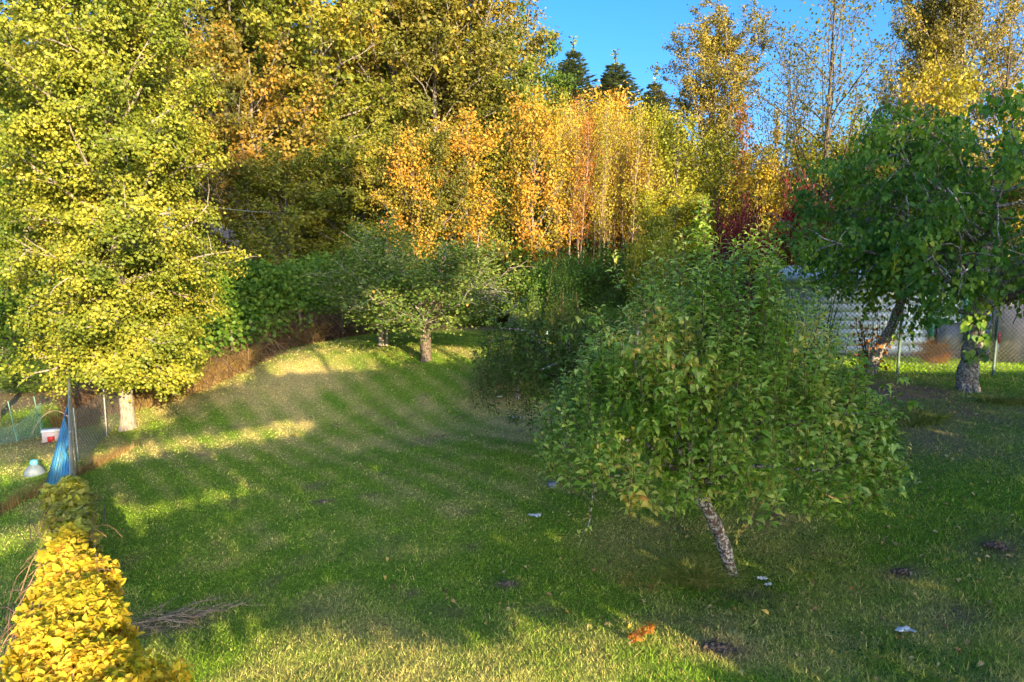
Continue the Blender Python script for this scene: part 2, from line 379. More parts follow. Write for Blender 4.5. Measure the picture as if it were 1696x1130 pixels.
M['olive'] = leafmat('olive_leaf', [(0, (.03, .05, .01)), (.5, (.13, .135, .02)), (.8, (.24, .20, .03)), (1, (.34, .20, .04))], .5, .45, .28)
M['rusty_olive'] = leafmat('rusty_olive_leaf', [(0, (.03, .05, .01)), (.4, (.13, .12, .018)), (.7, (.30, .20, .03)), (1, (.48, .20, .045))], .5, .45, .28)
M['orange'] = leafmat('orange_leaf', [(0, (.07, .11, .015)), (.3, (.24, .23, .025)), (.6, (.50, .29, .035)), (1, (.60, .20, .05))], .8, .5, .3)
M['gold'] = leafmat('gold_leaf', [(0, (.08, .12, .015)), (.3, (.27, .26, .025)), (.7, (.50, .36, .035)), (1, (.60, .27, .05))], .5, .45, .3)
M['lemon'] = leafmat('lemon_leaf', [(0, (.06, .10, .01)), (.4, (.22, .25, .02)), (.8, (.42, .38, .03)), (1, (.52, .34, .04))], .5, .45, .3)
M['red'] = leafmat('red_leaf', [(0, (.10, .03, .015)), (.5, (.30, .045, .02)), (.8, (.42, .09, .02)), (1, (.5, .2, .03))], .8, .4)
M['wine'] = leafmat('wine_leaf', [(0, (.035, .01, .015)), (.5, (.14, .018, .025)), (1, (.30, .05, .03))], 1, .4)
M['rust'] = leafmat('rust_leaf', [(0, (.13, .09, .02)), (.4, (.36, .15, .03)), (1, (.55, .20, .03))], .8, .5)
M['cottonwood'] = leafmat('cottonwood_leaf', [(0, (.05, .055, .015)), (.4, (.17, .15, .022)), (.75, (.33, .26, .035)), (1, (.42, .24, .05))], .35, .45, .28)
M['sparse'] = leafmat('alder_leaf', [(0, (.05, .08, .015)), (.5, (.14, .15, .025)), (1, (.36, .25, .04))], .5, .3)
M['conifer'] = leafmat('conifer_needles', [(0, (.08, .13, .08)), (1, (.30, .36, .17))], .6, .4, .1)
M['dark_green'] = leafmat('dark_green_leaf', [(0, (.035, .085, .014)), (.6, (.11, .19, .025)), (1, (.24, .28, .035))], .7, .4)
M['thicket'] = leafmat('thicket_leaf', [(0, (.04, .11, .016)), (.6, (.13, .25, .03)), (.9, (.3, .33, .045)), (1, (.45, .25, .06))], .9, .4)
M['apple'] = leafmat('apple_leaf', [(0, (.04, .09, .015)), (.5, (.14, .23, .04)), (.88, (.34, .36, .10)), (1, (.58, .32, .11))], 1, .25)
M['pear'] = leafmat('pear_leaf', [(0, (.08, .15, .02)), (.25, (.24, .42, .045)), (.6, (.52, .66, .15)), (.88, (.82, .66, .16)), (1, (.70, .28, .10))], .9, .15, .42, .36, .5)
M['cherry'] = leafmat('cherry_leaf', [(0, (.025, .09, .018)), (.4, (.09, .22, .035)), (.72, (.24, .38, .05)), (.92, (.46, .52, .06)), (1, (.62, .52, .05))], 1.4, .4, .35)
M['vine'] = leafmat('vine_leaf', [(0, (.16, .20, .02)), (.2, (.42, .40, .03)), (.5, (.68, .52, .05)), (.82, (.78, .58, .08)), (.95, (.66, .34, .05)), (1, (.45, .14, .05))], 1.6, .25, .45, .8, .08)
M['vine_green'] = leafmat('vine_green_leaf', [(0, (.22, .10, .04)), (.3, (.28, .26, .05)), (.7, (.42, .44, .06)), (1, (.62, .52, .07))], 3, .5, .35)
M['hay'] = leafmat('dry_grass_blade', [(0, (.18, .11, .035)), (.6, (.36, .25, .09)), (1, (.48, .36, .16))], 1, .3, .3)
M['brush'] = leafmat('dead_bramble', [(0, (.04, .028, .018)), (.5, (.12, .075, .045)), (.85, (.26, .17, .10)), (1, (.42, .32, .23))], 1, .3, 0)
M['ground'] = colattr_mat('turf_ground', .95)
M['blade'] = colattr_mat('grass_blades', .6, .35, False)
M['galv'] = simple('galvanised_steel', (.30, .31, .31), (.45, .46, .45), 20, .45, .05, .8)
M['wire'] = simple('dull_wire', (.10, .10, .10), (.2, .2, .2), 20, .6, 0, .5)
M['dull_post'] = simple('dull_post', (.16, .13, .10), (.3, .26, .22), 14, .8, .1)
M['green_post'] = simple('dull_green_post', (.10, .17, .16), (.16, .24, .22), 9, .6, .1)
M['rust_wire'] = simple('rusty_wire', (.16, .10, .06), (.28, .2, .13), 10, .8, 0, .2)
M['blue'] = simple('blue_plastic', (.025, .16, .34), (.05, .27, .50), 3, .45, .1, 0, (1, 1, .3))
M['white_paint'] = simple('pale_siding_paint', (.66, .76, .86), (.74, .82, .90), 1.2, .55, .1)
M['green_trim'] = simple('green_trim_paint', (.06, .30, .22), (.09, .38, .28), 3, .5, .05)
M['tan_board'] = simple('weathered_tan_board', (.30, .25, .22), (.46, .40, .36), 1.6, .85, .2, 0, (1, 1, .25))
M['roofing'] = simple('roof_felt', (.10, .10, .11), (.16, .16, .17), 12, .9, .3)
M['pale_roof'] = simple('pale_metal_roof', (.42, .47, .52), (.5, .55, .6), 3, .5, .1)
M['glass'] = simple('window_glass', (.05, .08, .10), (.07, .10, .12), 2, .08, 0, 0, spec=.8)
M['plastic_white'] = simple('white_plastic', (.70, .75, .80), (.8, .84, .88), 8, .4, .3)
M['stone'] = simple('grey_stone', (.09, .12, .15), (.15, .19, .22), 8, .7, .4)
M['net'] = simple('green_netting', (.10, .22, .16), (.16, .32, .24), 8, .6, 0)
M['orange_hose'] = simple('tan_hose', (.45, .27, .13), (.55, .36, .2), 8, .5, 0)
M['wood'] = simple('grey_wood', (.20, .15, .11), (.36, .29, .23), 8, .85, .3, 0, (1, 1, .2))
M['pink_wall'] = simple('pinkish_stucco', (.50, .38, .37), (.60, .47, .46), 2, .8, .1)
M['grey_wall'] = simple('grey_metal_cladding', (.17, .20, .24), (.24, .27, .31), 2, .7, .1)
M['red_plastic'] = simple('red_plastic', (.45, .03, .03), (.5, .05, .04), 8, .4, 0)

# ------------------------------------------------------------------ ground
def axis(lo, a, b, hi, step):
    mid = np.arange(a, b, step); n1 = np.geomspace(step * 2, a - lo, 26); n2 = np.geomspace(step * 2, hi - b, 26)
    return np.concatenate([(a - n1)[::-1], mid, b + n2])
gx = axis(-900, -17, 17, 900, .14); gy = axis(-600, 2, 31, 1500, .14)
GX, GY = np.meshgrid(gx, gy, indexing='ij'); GZ = H(GX, GY)
dry, soil, far = turf(GX.ravel(), GY.ravel())
C_GREEN = np.array([.135, .275, .026]); C_GREEN2 = np.array([.22, .335, .036]); C_DRY = np.array([.55, .46, .18]); C_SOIL = np.array([.22, .16, .11]); C_LAWN = np.array([.30, .50, .02])
def turf_colour(x, y, dry, soil, far, jit=0):
    k = fbm(x * 1.1 + 9, y * 1.1, N3, 3)[:, None]; c = C_GREEN * (1 - k) + C_GREEN2 * k
    c = c * (1 - far[:, None]) + C_LAWN * far[:, None]
    c = c * (1 - dry[:, None]) + C_DRY * dry[:, None]
    return c * (1 - soil[:, None]) + C_SOIL * soil[:, None]
tint = turf_colour(GX.ravel(), GY.ravel(), dry, soil, far) * .8
nx, ny = GX.shape; idx = np.arange(nx * ny).reshape(nx, ny)
Q = np.stack([idx[:-1, :-1], idx[1:, :-1], idx[1:, 1:], idx[:-1, 1:]], -1).reshape(-1, 4)
link('ground', mesh('ground', np.stack([GX.ravel(), GY.ravel(), GZ.ravel()], 1), Q, M['ground'], tint=tint, smooth=True), kind='structure')

# grass blades
def grass():
    rng = np.random.default_rng(5); Vs, Ts = [], []
    tot = 0
    for (y0, y1, dens, wd, ht, two) in [(4.2, 6.5, 4200, .0045, .036, 1), (6.5, 9, 3000, .006, .034, 1), (9, 13, 1400, .009, .030, 0), (13, 18, 560, .014, .028, 0), (18, 24, 240, .02, .03, 0)]:
        x0, x1 = -.80 * y1 - .5, .80 * y1 + .5
        n = int((x1 - x0) * (y1 - y0) * dens); x = rng.uniform(x0, x1, n); y = rng.uniform(y0, y1, n)
        k = np.abs(x) < .80 * y + .4; x, y = x[k], y[k]
        # clumping
        cn = fbm(x * 6, y * 6, N2, 3); k = rng.random(len(x)) < np.clip(.3 + cn * 1.3, 0, 1); x, y = x[k], y[k]
        d, s, f = turf(x, y); k = (rng.random(len(x)) > s * .93); x, y, d, s, f = x[k], y[k], d[k], s[k], f[k]
        n = len(x); z = H(x, y)
        cn = fbm(x * 5, y * 5, N1, 3)
        h = ht * rng.uniform(.4, 1.3, n) * (.6 + 1.0 * cn) * (1 + .9 * (rng.random(n) > .985))
        h *= 1 + .5 * np.clip((x - 1) / 4, 0, 1)
        w = wd * rng.uniform(.6, 1.3, n); a = rng.random(n) * 6.283; ln = h * rng.uniform(.2, 1.2, n); b = rng.random(n) * 6.283
        p = np.stack([x, y, z - .006], 1); wx = np.stack([np.cos(a), np.sin(a), 0 * a], 1) * w[:, None]
        tip = p + np.stack([np.cos(b) * ln, np.sin(b) * ln, h], 1)
        V = np.stack([p - wx, p + wx, tip], 1)
        dd = np.clip(d * .8 + (rng.random(n) < .10 + d * .45) * rng.uniform(.3, 1, n), 0, 1)
        c = turf_colour(x, y, dd, s * .5, f) * rng.uniform(.75, 1.75, n)[:, None]
        Vs.append(V.reshape(-1, 3)); Ts.append(np.repeat(c, 3, 0)); tot += n
    V = np.concatenate(Vs); T = np.concatenate(Ts)
    return V, np.arange(len(V)).reshape(-1, 3), T
gV, gQ, gT = grass(); print('grass tris', len(gQ))
link('grass', mesh('grass', gV, gQ, M['blade'], tint=gT), label='short mown lawn grass with greener and drier patches', cat='grass', kind='stuff')

# fallen leaves and clover-like weeds
def litter():
    rng = np.random.default_rng(8); n = 5200
    px = rng.uniform(-7, 12, n); py = rng.uniform(5, 22, n)
    w = np.clip(.02 + .25 * blob(px, py, 5.5, 7, 3, 2.2) + .6 * blob(px, py, 2.5, 7.6, 2.6, 2.0) + .55 * blob(px, py, 7, 9, 4, 4) + .6 * blob(px, py, 9, 14, 5, 2.5) + .5 * blob(px, py, -2.5, 18.5, 4, 3), 0, 1)
    k = rng.random(n) < w; x, y = px[k], py[k]; n = len(x); p = np.stack([x, y, H(x, y) + rng.uniform(.02, .05, n)], 1)
    V, Q = leaves(LF_CURL, p, rvec(rng, n) * [1, 1, .25], UP + rvec(rng, n) * .5, rng.uniform(.04, .095, n), rng)
    return V, Q, np.repeat(rng.random(n), len(LF_CURL[0]))
V, Q, R_ = litter()
M['fallen'] = leafmat('fallen_leaf', [(0, (.14, .07, .03)), (.35, (.38, .25, .09)), (.6, (.50, .42, .20)), (.85, (.55, .36, .06)), (1, (.45, .13, .04))], 1, .1, .1)
link('fallen_leaves', mesh('fallen_leaves', V, Q, M['fallen'], rnd=R_), label='fallen autumn leaves scattered over the grass', cat='fallen leaves', kind='stuff')
def weeds():
    rng = np.random.default_rng(18); n = 26000
    x = rng.uniform(-4, 9, n); y = rng.uniform(4.6, 12, n); w = np.clip((fbm(x * .8, y * .8, N3, 3) - .42) * 4, 0, 1) * np.clip(.15 + (x + 1) / 5, 0, 1)
    k = rng.random(n) < w; x, y = x[k], y[k]; d, s, f = turf(x, y); k = rng.random(len(x)) > s; x, y = x[k], y[k]; n = len(x)
    p = np.stack([x, y, H(x, y) + rng.uniform(.01, .05, n)], 1)
    V, Q = leaves(LF_Q, p, rvec(rng, n) * [1, 1, .4], UP + rvec(rng, n) * .5, rng.uniform(.02, .045, n), rng)
    return V, Q, np.repeat(rng.random(n), 4)
V, Q, R_ = weeds()
M['weed'] = leafmat('weed_leaf', [(0, (.02, .07, .018)), (1, (.06, .14, .03))], 1, .3, .25)
link('lawn_weeds', mesh('lawn_weeds', V, Q, M['weed'], rnd=R_), label='low leafy weeds mixed into the lawn on the right', cat='weeds', kind='stuff')
# the rest is appended below

# ------------------------------------------------------------------ pale garage, boards and fence beyond the right bank
gy0 = 19.6
def gw(px, Y): return P(px, 590, Y)[0]
zb = h1(10, gy0) - .05
GL, GR_ = gw(1285, gy0), gw(1638, gy0); GD = 5.0; GH = 2.25
gt = thing('garage', ((GL + GR_) / 2, gy0 + GD / 2, zb), 'pale blue-white garage with green trim behind the right-hand trees', 'garage')
hw = (GR_ - GL) / 2
link('wall', mesh('garage_wall', *boxes([(0, 0, GH / 2 + .1, 2 * hw - .1, GD - .1, GH - .1)]), M['white_paint']), gt)
sd = mesh('siding_board', *boxes([(0, 0, 0, 2 * hw, .018, .238)]), M['white_paint'])
for i in range(9):
    o = link('siding_board', sd, gt, (0, -GD / 2 + .03 - .002 * (i % 2), .25 + i * .242)); o.rotation_euler = (math.radians(-.6), 0, 0)
link('plinth', mesh('garage_plinth', *boxes([(0, 0, .05, 2 * hw + .02, GD + .02, .18)]), M['roofing']), gt)
for px in (1538, 1592):
    x = gw(px, gy0) - gt.location.x
    link('trim', mesh('garage_trim', *boxes([(x, -GD / 2 - .05, GH / 2 + .1, .10, .06, GH - .2)]), M['green_trim']), gt)
# vent hatch with dark frame
hx = gw(1569, gy0) - gt.location.x
hatch = link('hatch', mesh('garage_hatch', *boxes([(hx, -GD / 2 - .03, .62, .72, .05, .78)]), M['grey_wall']), gt)
link('frame', mesh('garage_hatch_frame', *boxes([(hx, -GD / 2 - .06, 1.03, .80, .04, .04), (hx, -GD / 2 - .06, .18, .80, .06, .10), (hx + .38, -GD / 2 - .06, .62, .04, .04, .78), (hx - .38, -GD / 2 - .06, .62, .04, .04, .78)]), M['roofing']), hatch)
rv = np.array([(-hw - .35, -GD / 2 - .4, GH), (hw + .35, -GD / 2 - .4, GH), (hw + .35, 0, GH + .3), (-hw - .35, 0, GH + .3), (-hw - .35, GD / 2 + .4, GH), (hw + .35, GD / 2 + .4, GH)])
rv = np.concatenate([rv, rv + [0, 0, .12]])
link('roof', mesh('garage_roof', rv, np.array([(0, 1, 2, 3), (3, 2, 5, 4), (6, 9, 8, 7), (9, 10, 11, 8), (0, 6, 7, 1), (4, 5, 11, 10), (0, 3, 9, 6), (1, 7, 8, 2), (3, 4, 10, 9), (2, 8, 11, 5)]), M['pale_roof']), gt)

# tan board screen
bx0 = gw(1645, 19.0)
bt = thing('board_screen', (bx0 + 1.5, 19.0, h1(bx0 + 1, 19) - .05), 'weathered tan board screen standing to the right of the pale garage', 'screen')
for i in range(3):
    link('panel', mesh('screen_panel', *boxes([(-1.0 + i * 1.0, .004 * i, .95, .99, .04, 1.85)]), M['tan_board']), bt)
link('cap', mesh('screen_cap', *boxes([(0, 0, 1.90, 3.0, .07, .05)]), M['galv']), bt)
for i in range(4):
    link('post', mesh('screen_post', *boxes([(-1.5 + i, .06, .95, .06, .06, 1.9)]), M['galv']), bt)
rm = thing('marker_post', (bx0 - .12, 18.7, h1(bx0, 18.7) - .02), 'thin red-topped marker post against the left edge of the tan board screen', 'marker')
link('stake', mesh('marker_stake', *boxes([(0, 0, .35, .04, .04, .74)]), M['galv']), rm)
link('flag', mesh('marker_flag', *boxes([(0, -.03, .75, .08, .015, .32)]), M['red_plastic']), rm)

def chain_fence(name, A, B, ht, npost, label, step=.1, wr=.004, postr=.03, mpost='galv', mwire='wire', rail=True, sag=0, cat='fence', pts=None):
    """fence along A..B (xy), following the ground"""
    A = np.array(A, float); B = np.array(B, float); L = np.linalg.norm(B - A); D = (B - A) / L
    org = np.array([A[0], A[1], h1(*A)])
    t = thing(name, tuple(org), label, cat)
    f = lambda s: A + D * s
    S = np.linspace(0, L, npost)
    tops = []
    for s in S:
        q = f(s); z = h1(*q) - org[2]; lean = random.uniform(-.03, .03)
        V, Qq = tubes(np.array([(q[0] - org[0], q[1] - org[1], z - .2), (q[0] - org[0] + lean, q[1] - org[1], z + ht + .04)]), np.array([postr, postr]), 8)
        link('post', mesh('fence_post', V, Qq, M[mpost], smooth=True), t)
    ss = np.linspace(0, L, max(3, int(L / .5)))
    zz = np.array([h1(*f(s)) for s in ss]) - org[2]
    if rail:
        pr = np.stack([A[0] + D[0] * ss - org[0], A[1] + D[1] * ss - org[1], zz + ht], 1)
        V, Qq = tubes(pr, np.full(len(ss), postr * .75), 7); link('top_rail', mesh('fence_rail', V, Qq, M[mpost], smooth=True), t)
    # crossing wires
    W_ = []; n = int((L + ht) / step)
    for sgn in (1, -1):
        for i in range(n):
            s0 = -ht + i * step if sgn > 0 else i * step; s1 = s0 + ht * sgn
            h0_, h1_ = 0., ht
            a, b = s0, s1
            # clip to 0..L
            ta = 0; tb = 1
            if b > a:
                if a < 0: ta = -a / (b - a)
                if b > L: tb = (L - a) / (b - a)
            else:
                if a > L: ta = (a - L) / (a - b)
                if b < 0: tb = a / (a - b)
            if tb - ta < .02: continue
            u = np.linspace(ta, tb, 4); s = a + (b - a) * u; z = np.interp(s, ss, zz) + .02 + (ht - .03) * u
            off = .004 * sgn
            W_.append(np.stack([A[0] + D[0] * s - D[1] * off - org[0], A[1] + D[1] * s + D[0] * off - org[1], z], 1))
    W_ = np.array(W_); V, Qq = tubes(W_, np.full(W_.shape[:2], wr), 3)
    link('wire_mesh', mesh('fence_mesh', V, Qq, M[mwire]), t, kind='stuff')
    return t
FRA = P(1325, 630, 15.9); FRB = P(1800, 630, 16.2)
chain_fence('chain_link_fence', FRA[:2], FRB[:2], 2.05, 4, 'tall chain-link fence in front of the pale garage on the right', .11, .0048, .03, 'green_post', 'wire')
# far fence lost in the brambles
fence_pts = [P(232, 690, 17.6), P(390, 632, 19.4), P(505, 596, 21.6), P(640, 566, 24)]
fence_pts = [q + [-.25, .45, 0] for q in fence_pts]
for i, (a, b) in enumerate(zip(fence_pts[:-1], fence_pts[1:])):
    lab = ['sagging old wire fence section right of the big yellow maple trunk', 'old wire fence section in front of the brown brambles', 'farthest old wire fence section below the dark shrubs left of the apple tree'][i]
    chain_fence('wire_fence', a[:2], b[:2], 1.2, 3, lab, .13, .004, .022, 'dull_post', 'rust_wire', rail=False)

# ------------------------------------------------------------------ slatted blue fence on the left, running away from the camera
FD = nz(np.array([(114 - 848) / F, 1.0])); FN = np.array([FD[1], -FD[0]])
def fpt(s, off=0): return FD * s + FN * (-.14 + off)      # s metres from the camera, off to the right
sA, sB = 1.6, 18.9
borg = fpt(sA); bz = h1(*borg)
bf = thing('slatted_fence', (borg[0], borg[1], bz), 'chain-link fence with bright blue upright slats on the left edge of the lawn', 'fence')
def fz(s, off=0): p = fpt(s, off); return h1(*p)
BH = 1.55
def btop(s): return BH + .10 * math.sin(s * .9)
for s in np.arange(sA, sB + .1, 3.4):
    q = fpt(s, .03); z = fz(s)
    V, Qq = tubes(np.array([(q[0] - borg[0], q[1] - borg[1], z - bz - .2), (q[0] - borg[0] + .0 * FN[0], q[1] - borg[1], z - bz + BH + .03)]), np.array([.025, .025]), 8)
    link('post', mesh('blue_fence_post', V, Qq, M['galv'], smooth=True), bf)
ss = np.linspace(8.0, sB, 40); pr = np.array([np.append(fpt(s, .03) - borg, fz(s) - bz + BH) for s in ss])
V, Qq = tubes(pr, np.full(len(ss), .025), 7); link('top_rail', mesh('blue_fence_rail', V, Qq, M['galv'], smooth=True), bf)
rng = np.random.default_rng(4)
for s in np.arange(8.8, 14.4, .095):
    ob = -.12 - .30 * (s - 8.8) / 5.6; b = fpt(s, ob - .02 * math.sin(s * 3) + rng.uniform(-.01, .01)); lean = .06; z0 = fz(s) - bz
    a = fpt(s + .088, ob - .02 * math.sin(s * 3))
    tpz = BH - .04 + rng.uniform(-.02, .02) + .05 * math.sin(s * 2)
    v = []
    for (q, e) in ((b, 0), (a, 0)):
        for zz_, o_ in ((.03, -.04), (tpz, -ob - .02)):
            for th_ in (0, .006):
                v.append((q[0] - borg[0] + FN[0] * (o_ + th_ + (.02 if e else 0)), q[1] - borg[1] + FN[1] * (o_ + th_), z0 + zz_))
    v = np.array(v); f6 = np.array([(0, 2, 3, 1), (4, 5, 7, 6), (0, 1, 5, 4), (2, 6, 7, 3), (0, 4, 6, 2), (1, 3, 7, 5)])
    link('slat', mesh('blue_slat', v, f6, M['blue']), bf)
# open wire beyond and under the slats
W_ = []
for sgn in (1, -1):
    for i in range(int((sB - 14.2) / .13) + 10):
        s0 = 14.2 - 1.2 + i * .13; s = np.linspace(s0, s0 + 1.45 * sgn, 4) + (0 if sgn > 0 else 1.45)
        if s.min() < 14.3 or s.max() > sB: continue
        W_.append(np.array([np.append(fpt(q, .004 * sgn) - borg, fz(q) - bz + .03 + 1.45 * k / 3) for k, q in enumerate(s)]))
W_ = np.array(W_); V, Qq = tubes(W_, np.full(W_.shape[:2], .004), 3)
link('wire_mesh', mesh('blue_fence_mesh', V, Qq, M['wire']), bf, kind='stuff')
# stub of chain link running right from its far corner to the maple
a = fpt(16.6, .1); b = P(215, 700, 17.4)[:2]
chain_fence('corner_fence', a, b, 1.1, 3, 'short chain-link run between the blue-slatted fence and the maple trunk', .12, .0045, .024, 'galv', 'galv', rail=False)

# ------------------------------------------------------------------ leaf helper for single large leaves as parts
LEAFMESH = {}
def single_leaf(tplname, tpl, mat, val):
    k = (tplname, mat, round(val, 2))
    if k not in LEAFMESH:
        LEAFMESH[k] = mesh('leaf_' + tplname, tpl[0], tpl[1], M[mat], rnd=np.full(len(tpl[0]), val))
    return LEAFMESH[k]
from mathutils import Matrix
def put_leaves(tplname, tpl, mat, pos, d, n, size, val, parent, name='leaf'):
    d = nz(d); n = nz(n - d * np.sum(n * d, -1, keepdims=True)); x = np.cross(d, n)
    for i in range(len(pos)):
        me = single_leaf(tplname, tpl, mat, round(float(val[i]) * 11) / 11)
        o = bpy.data.objects.new(name, me); COL.objects.link(o); o.parent = parent
        s = float(size[i])
        o.matrix_basis = Matrix(((x[i, 0] * s, d[i, 0] * s, n[i, 0] * s, pos[i, 0]), (x[i, 1] * s, d[i, 1] * s, n[i, 1] * s, pos[i, 1]), (x[i, 2] * s, d[i, 2] * s, n[i, 2] * s, pos[i, 2]), (0, 0, 0, 1)))
def split_leaves(tplname, tpl, mat, pos, d, n, size, val, parent, org, crown_name, rng, nsingle=300):
    """the leaves that show largest as parts of their own, the rest as one part of kind stuff"""
    w = pos + org; dist = np.linalg.norm(w - np.array([0, 0, CAMZ]), axis=1)
    sx = 848 + F * w[:, 0] / np.maximum(w[:, 1], .1); vis = (sx > -10) & (sx < 1706)
    cosv = np.abs(np.sum(nz(n) * nz(np.array([0, 0, CAMZ]) - w), 1))
    sc = size / dist * (.3 + cosv) * vis
    c0 = np.median(pos[:, :2], 0); cen = np.linalg.norm(pos[:, :2] - c0, axis=1)
    front = np.sum((pos[:, :2] - c0) * nz(-(w[:, :2])), 1)
    sc = sc * (1 + .25 * np.clip(front / (cen.max() + .01), -1, 1))
    order = np.argsort(-sc); a = order[:nsingle]; b = order[nsingle:]
    put_leaves(tplname, tpl, mat, pos[a], d[a], n[a], size[a], val[a], parent)
    V, Q = leaves(tpl, pos[b], d[b], n[b], size[b], rng)
    link(crown_name, mesh(crown_name, V, Q, M[mat], rnd=np.repeat(val[b], len(tpl[0]))), parent, kind='stuff')

# ------------------------------------------------------------------ golden vine heaped over the near fence
def vine():
    rng = np.random.default_rng(21)
    org3 = np.array([*fpt(3.5), 0.0]); org3[2] = h1(org3[0], org3[1])
    t = thing('vine_hedge', tuple(org3), 'bright golden vine heaped over the near end of the left fence', 'vine')
    n = 40000
    s = 2.6 + rng.random(n) * 4.4
    wR = .10 + .26 * np.clip((6.9 - s) / 2.0, 0, 1) + (N1(s * 2.2, s * 0) - .5) * .22; wL = .11 + .30 * np.clip((6.7 - s) / 2.2, 0, 1) + (N2(s * 1.9, s * 0) - .5) * .2
    a = rng.uniform(-.15 * math.pi, 1.1 * math.pi, n)
    lat = np.where(np.cos(a) > 0, np.cos(a) * wR, np.cos(a) * wL)
    rn = 1 + (fbm(s * 3.4, a * 1.6, N3, 3) - .5) * .95
    down = np.where(np.sin(a) < 0, 1, 0)
    topz = BH + .02 + .16 * np.maximum(np.sin(a), 0) * rn
    hang = rng.random(n) ** 1.7 * (.25 + .9 * np.clip((s - 4) / 2, 0, 1)) * (np.abs(np.cos(a)) > .75)
    z = topz - hang - .04 * down; lat = lat * rn * (1 - .12 * hang)
    sh = rng.random(n) ** 2 * .14; lat = lat * (1 - sh / .4); z = z - sh
    q = FD[None] * s[:, None] + FN[None] * (-.14 + .02 + lat)[:, None]
    pos = np.stack([q[:, 0], q[:, 1], H(q[:, 0], q[:, 1]) + z], 1) - org3
    out = np.stack([FN[0] * np.cos(a), FN[1] * np.cos(a), np.maximum(np.sin(a), .1) + .25], 1)
    nn = nz(out + rvec(rng, n) * .85); d = nz(rvec(rng, n) + np.array([0, 0, -.7]) + out * .3)
    size = rng.uniform(.022, .06, n) * (1 + .5 * (rng.random(n) > .93)); val = rng.random(n)
    split_leaves('vine', LF_HEART, 'vine', pos, d, nn, size, val, t, org3, 'foliage', rng)
    # dead stems showing through
    W_ = []
    for i in range(150):
        s0 = rng.uniform(2.8, 7.0); L = rng.uniform(.3, .9); lt = rng.uniform(-.42, .2); k = np.linspace(0, 1, 6)
        s = s0 + L * k * rng.choice([-1, 1]); l = lt + (rng.uniform(-.3, .3)) * k; zt = BH + .10 - 1.2 * np.maximum(0, np.abs(l) - .18) + .12 * np.sin(k * 3.1) * rng.random() - .04
        q = FD[None] * s[:, None] + FN[None] * (-.12 + l)[:, None]
        W_.append(np.stack([q[:, 0], q[:, 1], H(q[:, 0], q[:, 1]) + zt], 1) - org3)
    W_ = np.array(W_); V, Q = tubes(W_, np.full(W_.shape[:2], .004), 4); link('dead_stems', mesh('vine_stems', V, Q, M['bark_twig'], smooth=True), t, kind='stuff')
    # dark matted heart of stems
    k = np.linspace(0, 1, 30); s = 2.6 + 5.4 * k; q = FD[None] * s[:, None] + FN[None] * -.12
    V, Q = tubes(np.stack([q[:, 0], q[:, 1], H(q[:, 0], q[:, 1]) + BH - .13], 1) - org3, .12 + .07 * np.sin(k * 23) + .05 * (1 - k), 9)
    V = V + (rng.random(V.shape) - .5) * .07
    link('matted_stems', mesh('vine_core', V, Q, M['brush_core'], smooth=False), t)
    # greener, half dead far end
    org4 = np.array([*fpt(7.4), 0.0]); org4[2] = h1(org4[0], org4[1])
    t2 = thing('vine_clump', tuple(org4), 'green and brown half-withered vine clump where the golden vine meets the blue slats', 'vine')
    n = 3600; s = rng.uniform(6.7, 8.5, n); a = rng.uniform(0, math.pi, n); rn = 1 + (fbm(s * 4, a * 2, N3, 3) - .5) * .9
    lat = np.cos(a) * .19 * rn; hang = rng.random(n) ** 1.5 * .6 * (np.abs(np.cos(a)) > .75)
    z = BH - .03 + .20 * np.sin(a) * rn - hang + .1 * np.exp(-((s - 8.0) / .3) ** 2)
    q = FD[None] * s[:, None] + FN[None] * (-.14 + lat)[:, None]; pos = np.stack([q[:, 0], q[:, 1], H(q[:, 0], q[:, 1]) + z], 1) - org4
    out = np.stack([FN[0] * np.cos(a), FN[1] * np.cos(a), np.sin(a) + .3], 1)
    V, Q = leaves(LF_HEART, pos, rvec(rng, n) - UP * .5, nz(out + rvec(rng, n) * .7), rng.uniform(.035, .085, n), rng)
    link('foliage', mesh('vine_clump_foliage', V, Q, M['vine_green'], rnd=np.repeat(rng.random(n), len(LF_HEART[0]))), t2, kind='stuff')
    W_ = []
    for i in range(22):
        s0 = rng.uniform(6.7, 8.1); L = rng.uniform(.2, .7); k = np.linspace(0, 1, 6); s = s0 + L * k; l = rng.uniform(-.4, .3) + rng.uniform(-.2, .2) * k
        q = FD[None] * s[:, None] + FN[None] * (-.12 + l)[:, None]; W_.append(np.stack([q[:, 0], q[:, 1], H(q[:, 0], q[:, 1]) + BH + .08 - .8 * np.maximum(0, np.abs(l) - .2) + .1 * np.sin(3 * k)], 1) - org4)
    W_ = np.array(W_); V, Q = tubes(W_, np.full(W_.shape[:2], .004), 4); link('dead_stems', mesh('vine_clump_stems', V, Q, M['bark_shoot'], smooth=True), t2, kind='stuff')
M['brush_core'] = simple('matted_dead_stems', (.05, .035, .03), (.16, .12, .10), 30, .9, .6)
vine()

# ------------------------------------------------------------------ big yellow-green maple on the left
g = P(213, 712, 16.2); g[2] = h1(g[0], g[1])
mt = thing('maple_tree', tuple(g), 'large dense yellow-green maple at the far left corner of the lawn', 'tree')
geo = tree_geo(31, 12.8, 1.15, 2.5, 'egg', 120, .46, 7, 190000, .064, .15, .17, (-.1, .0), LF_BROAD, .8, .25, .2, holes=.12, f0=.12, lowup=-.8)
lf = geo[2]
for n, me in tree_meshes('maple', geo, M['bark_pale'], M['maple']): link(n, me, mt)

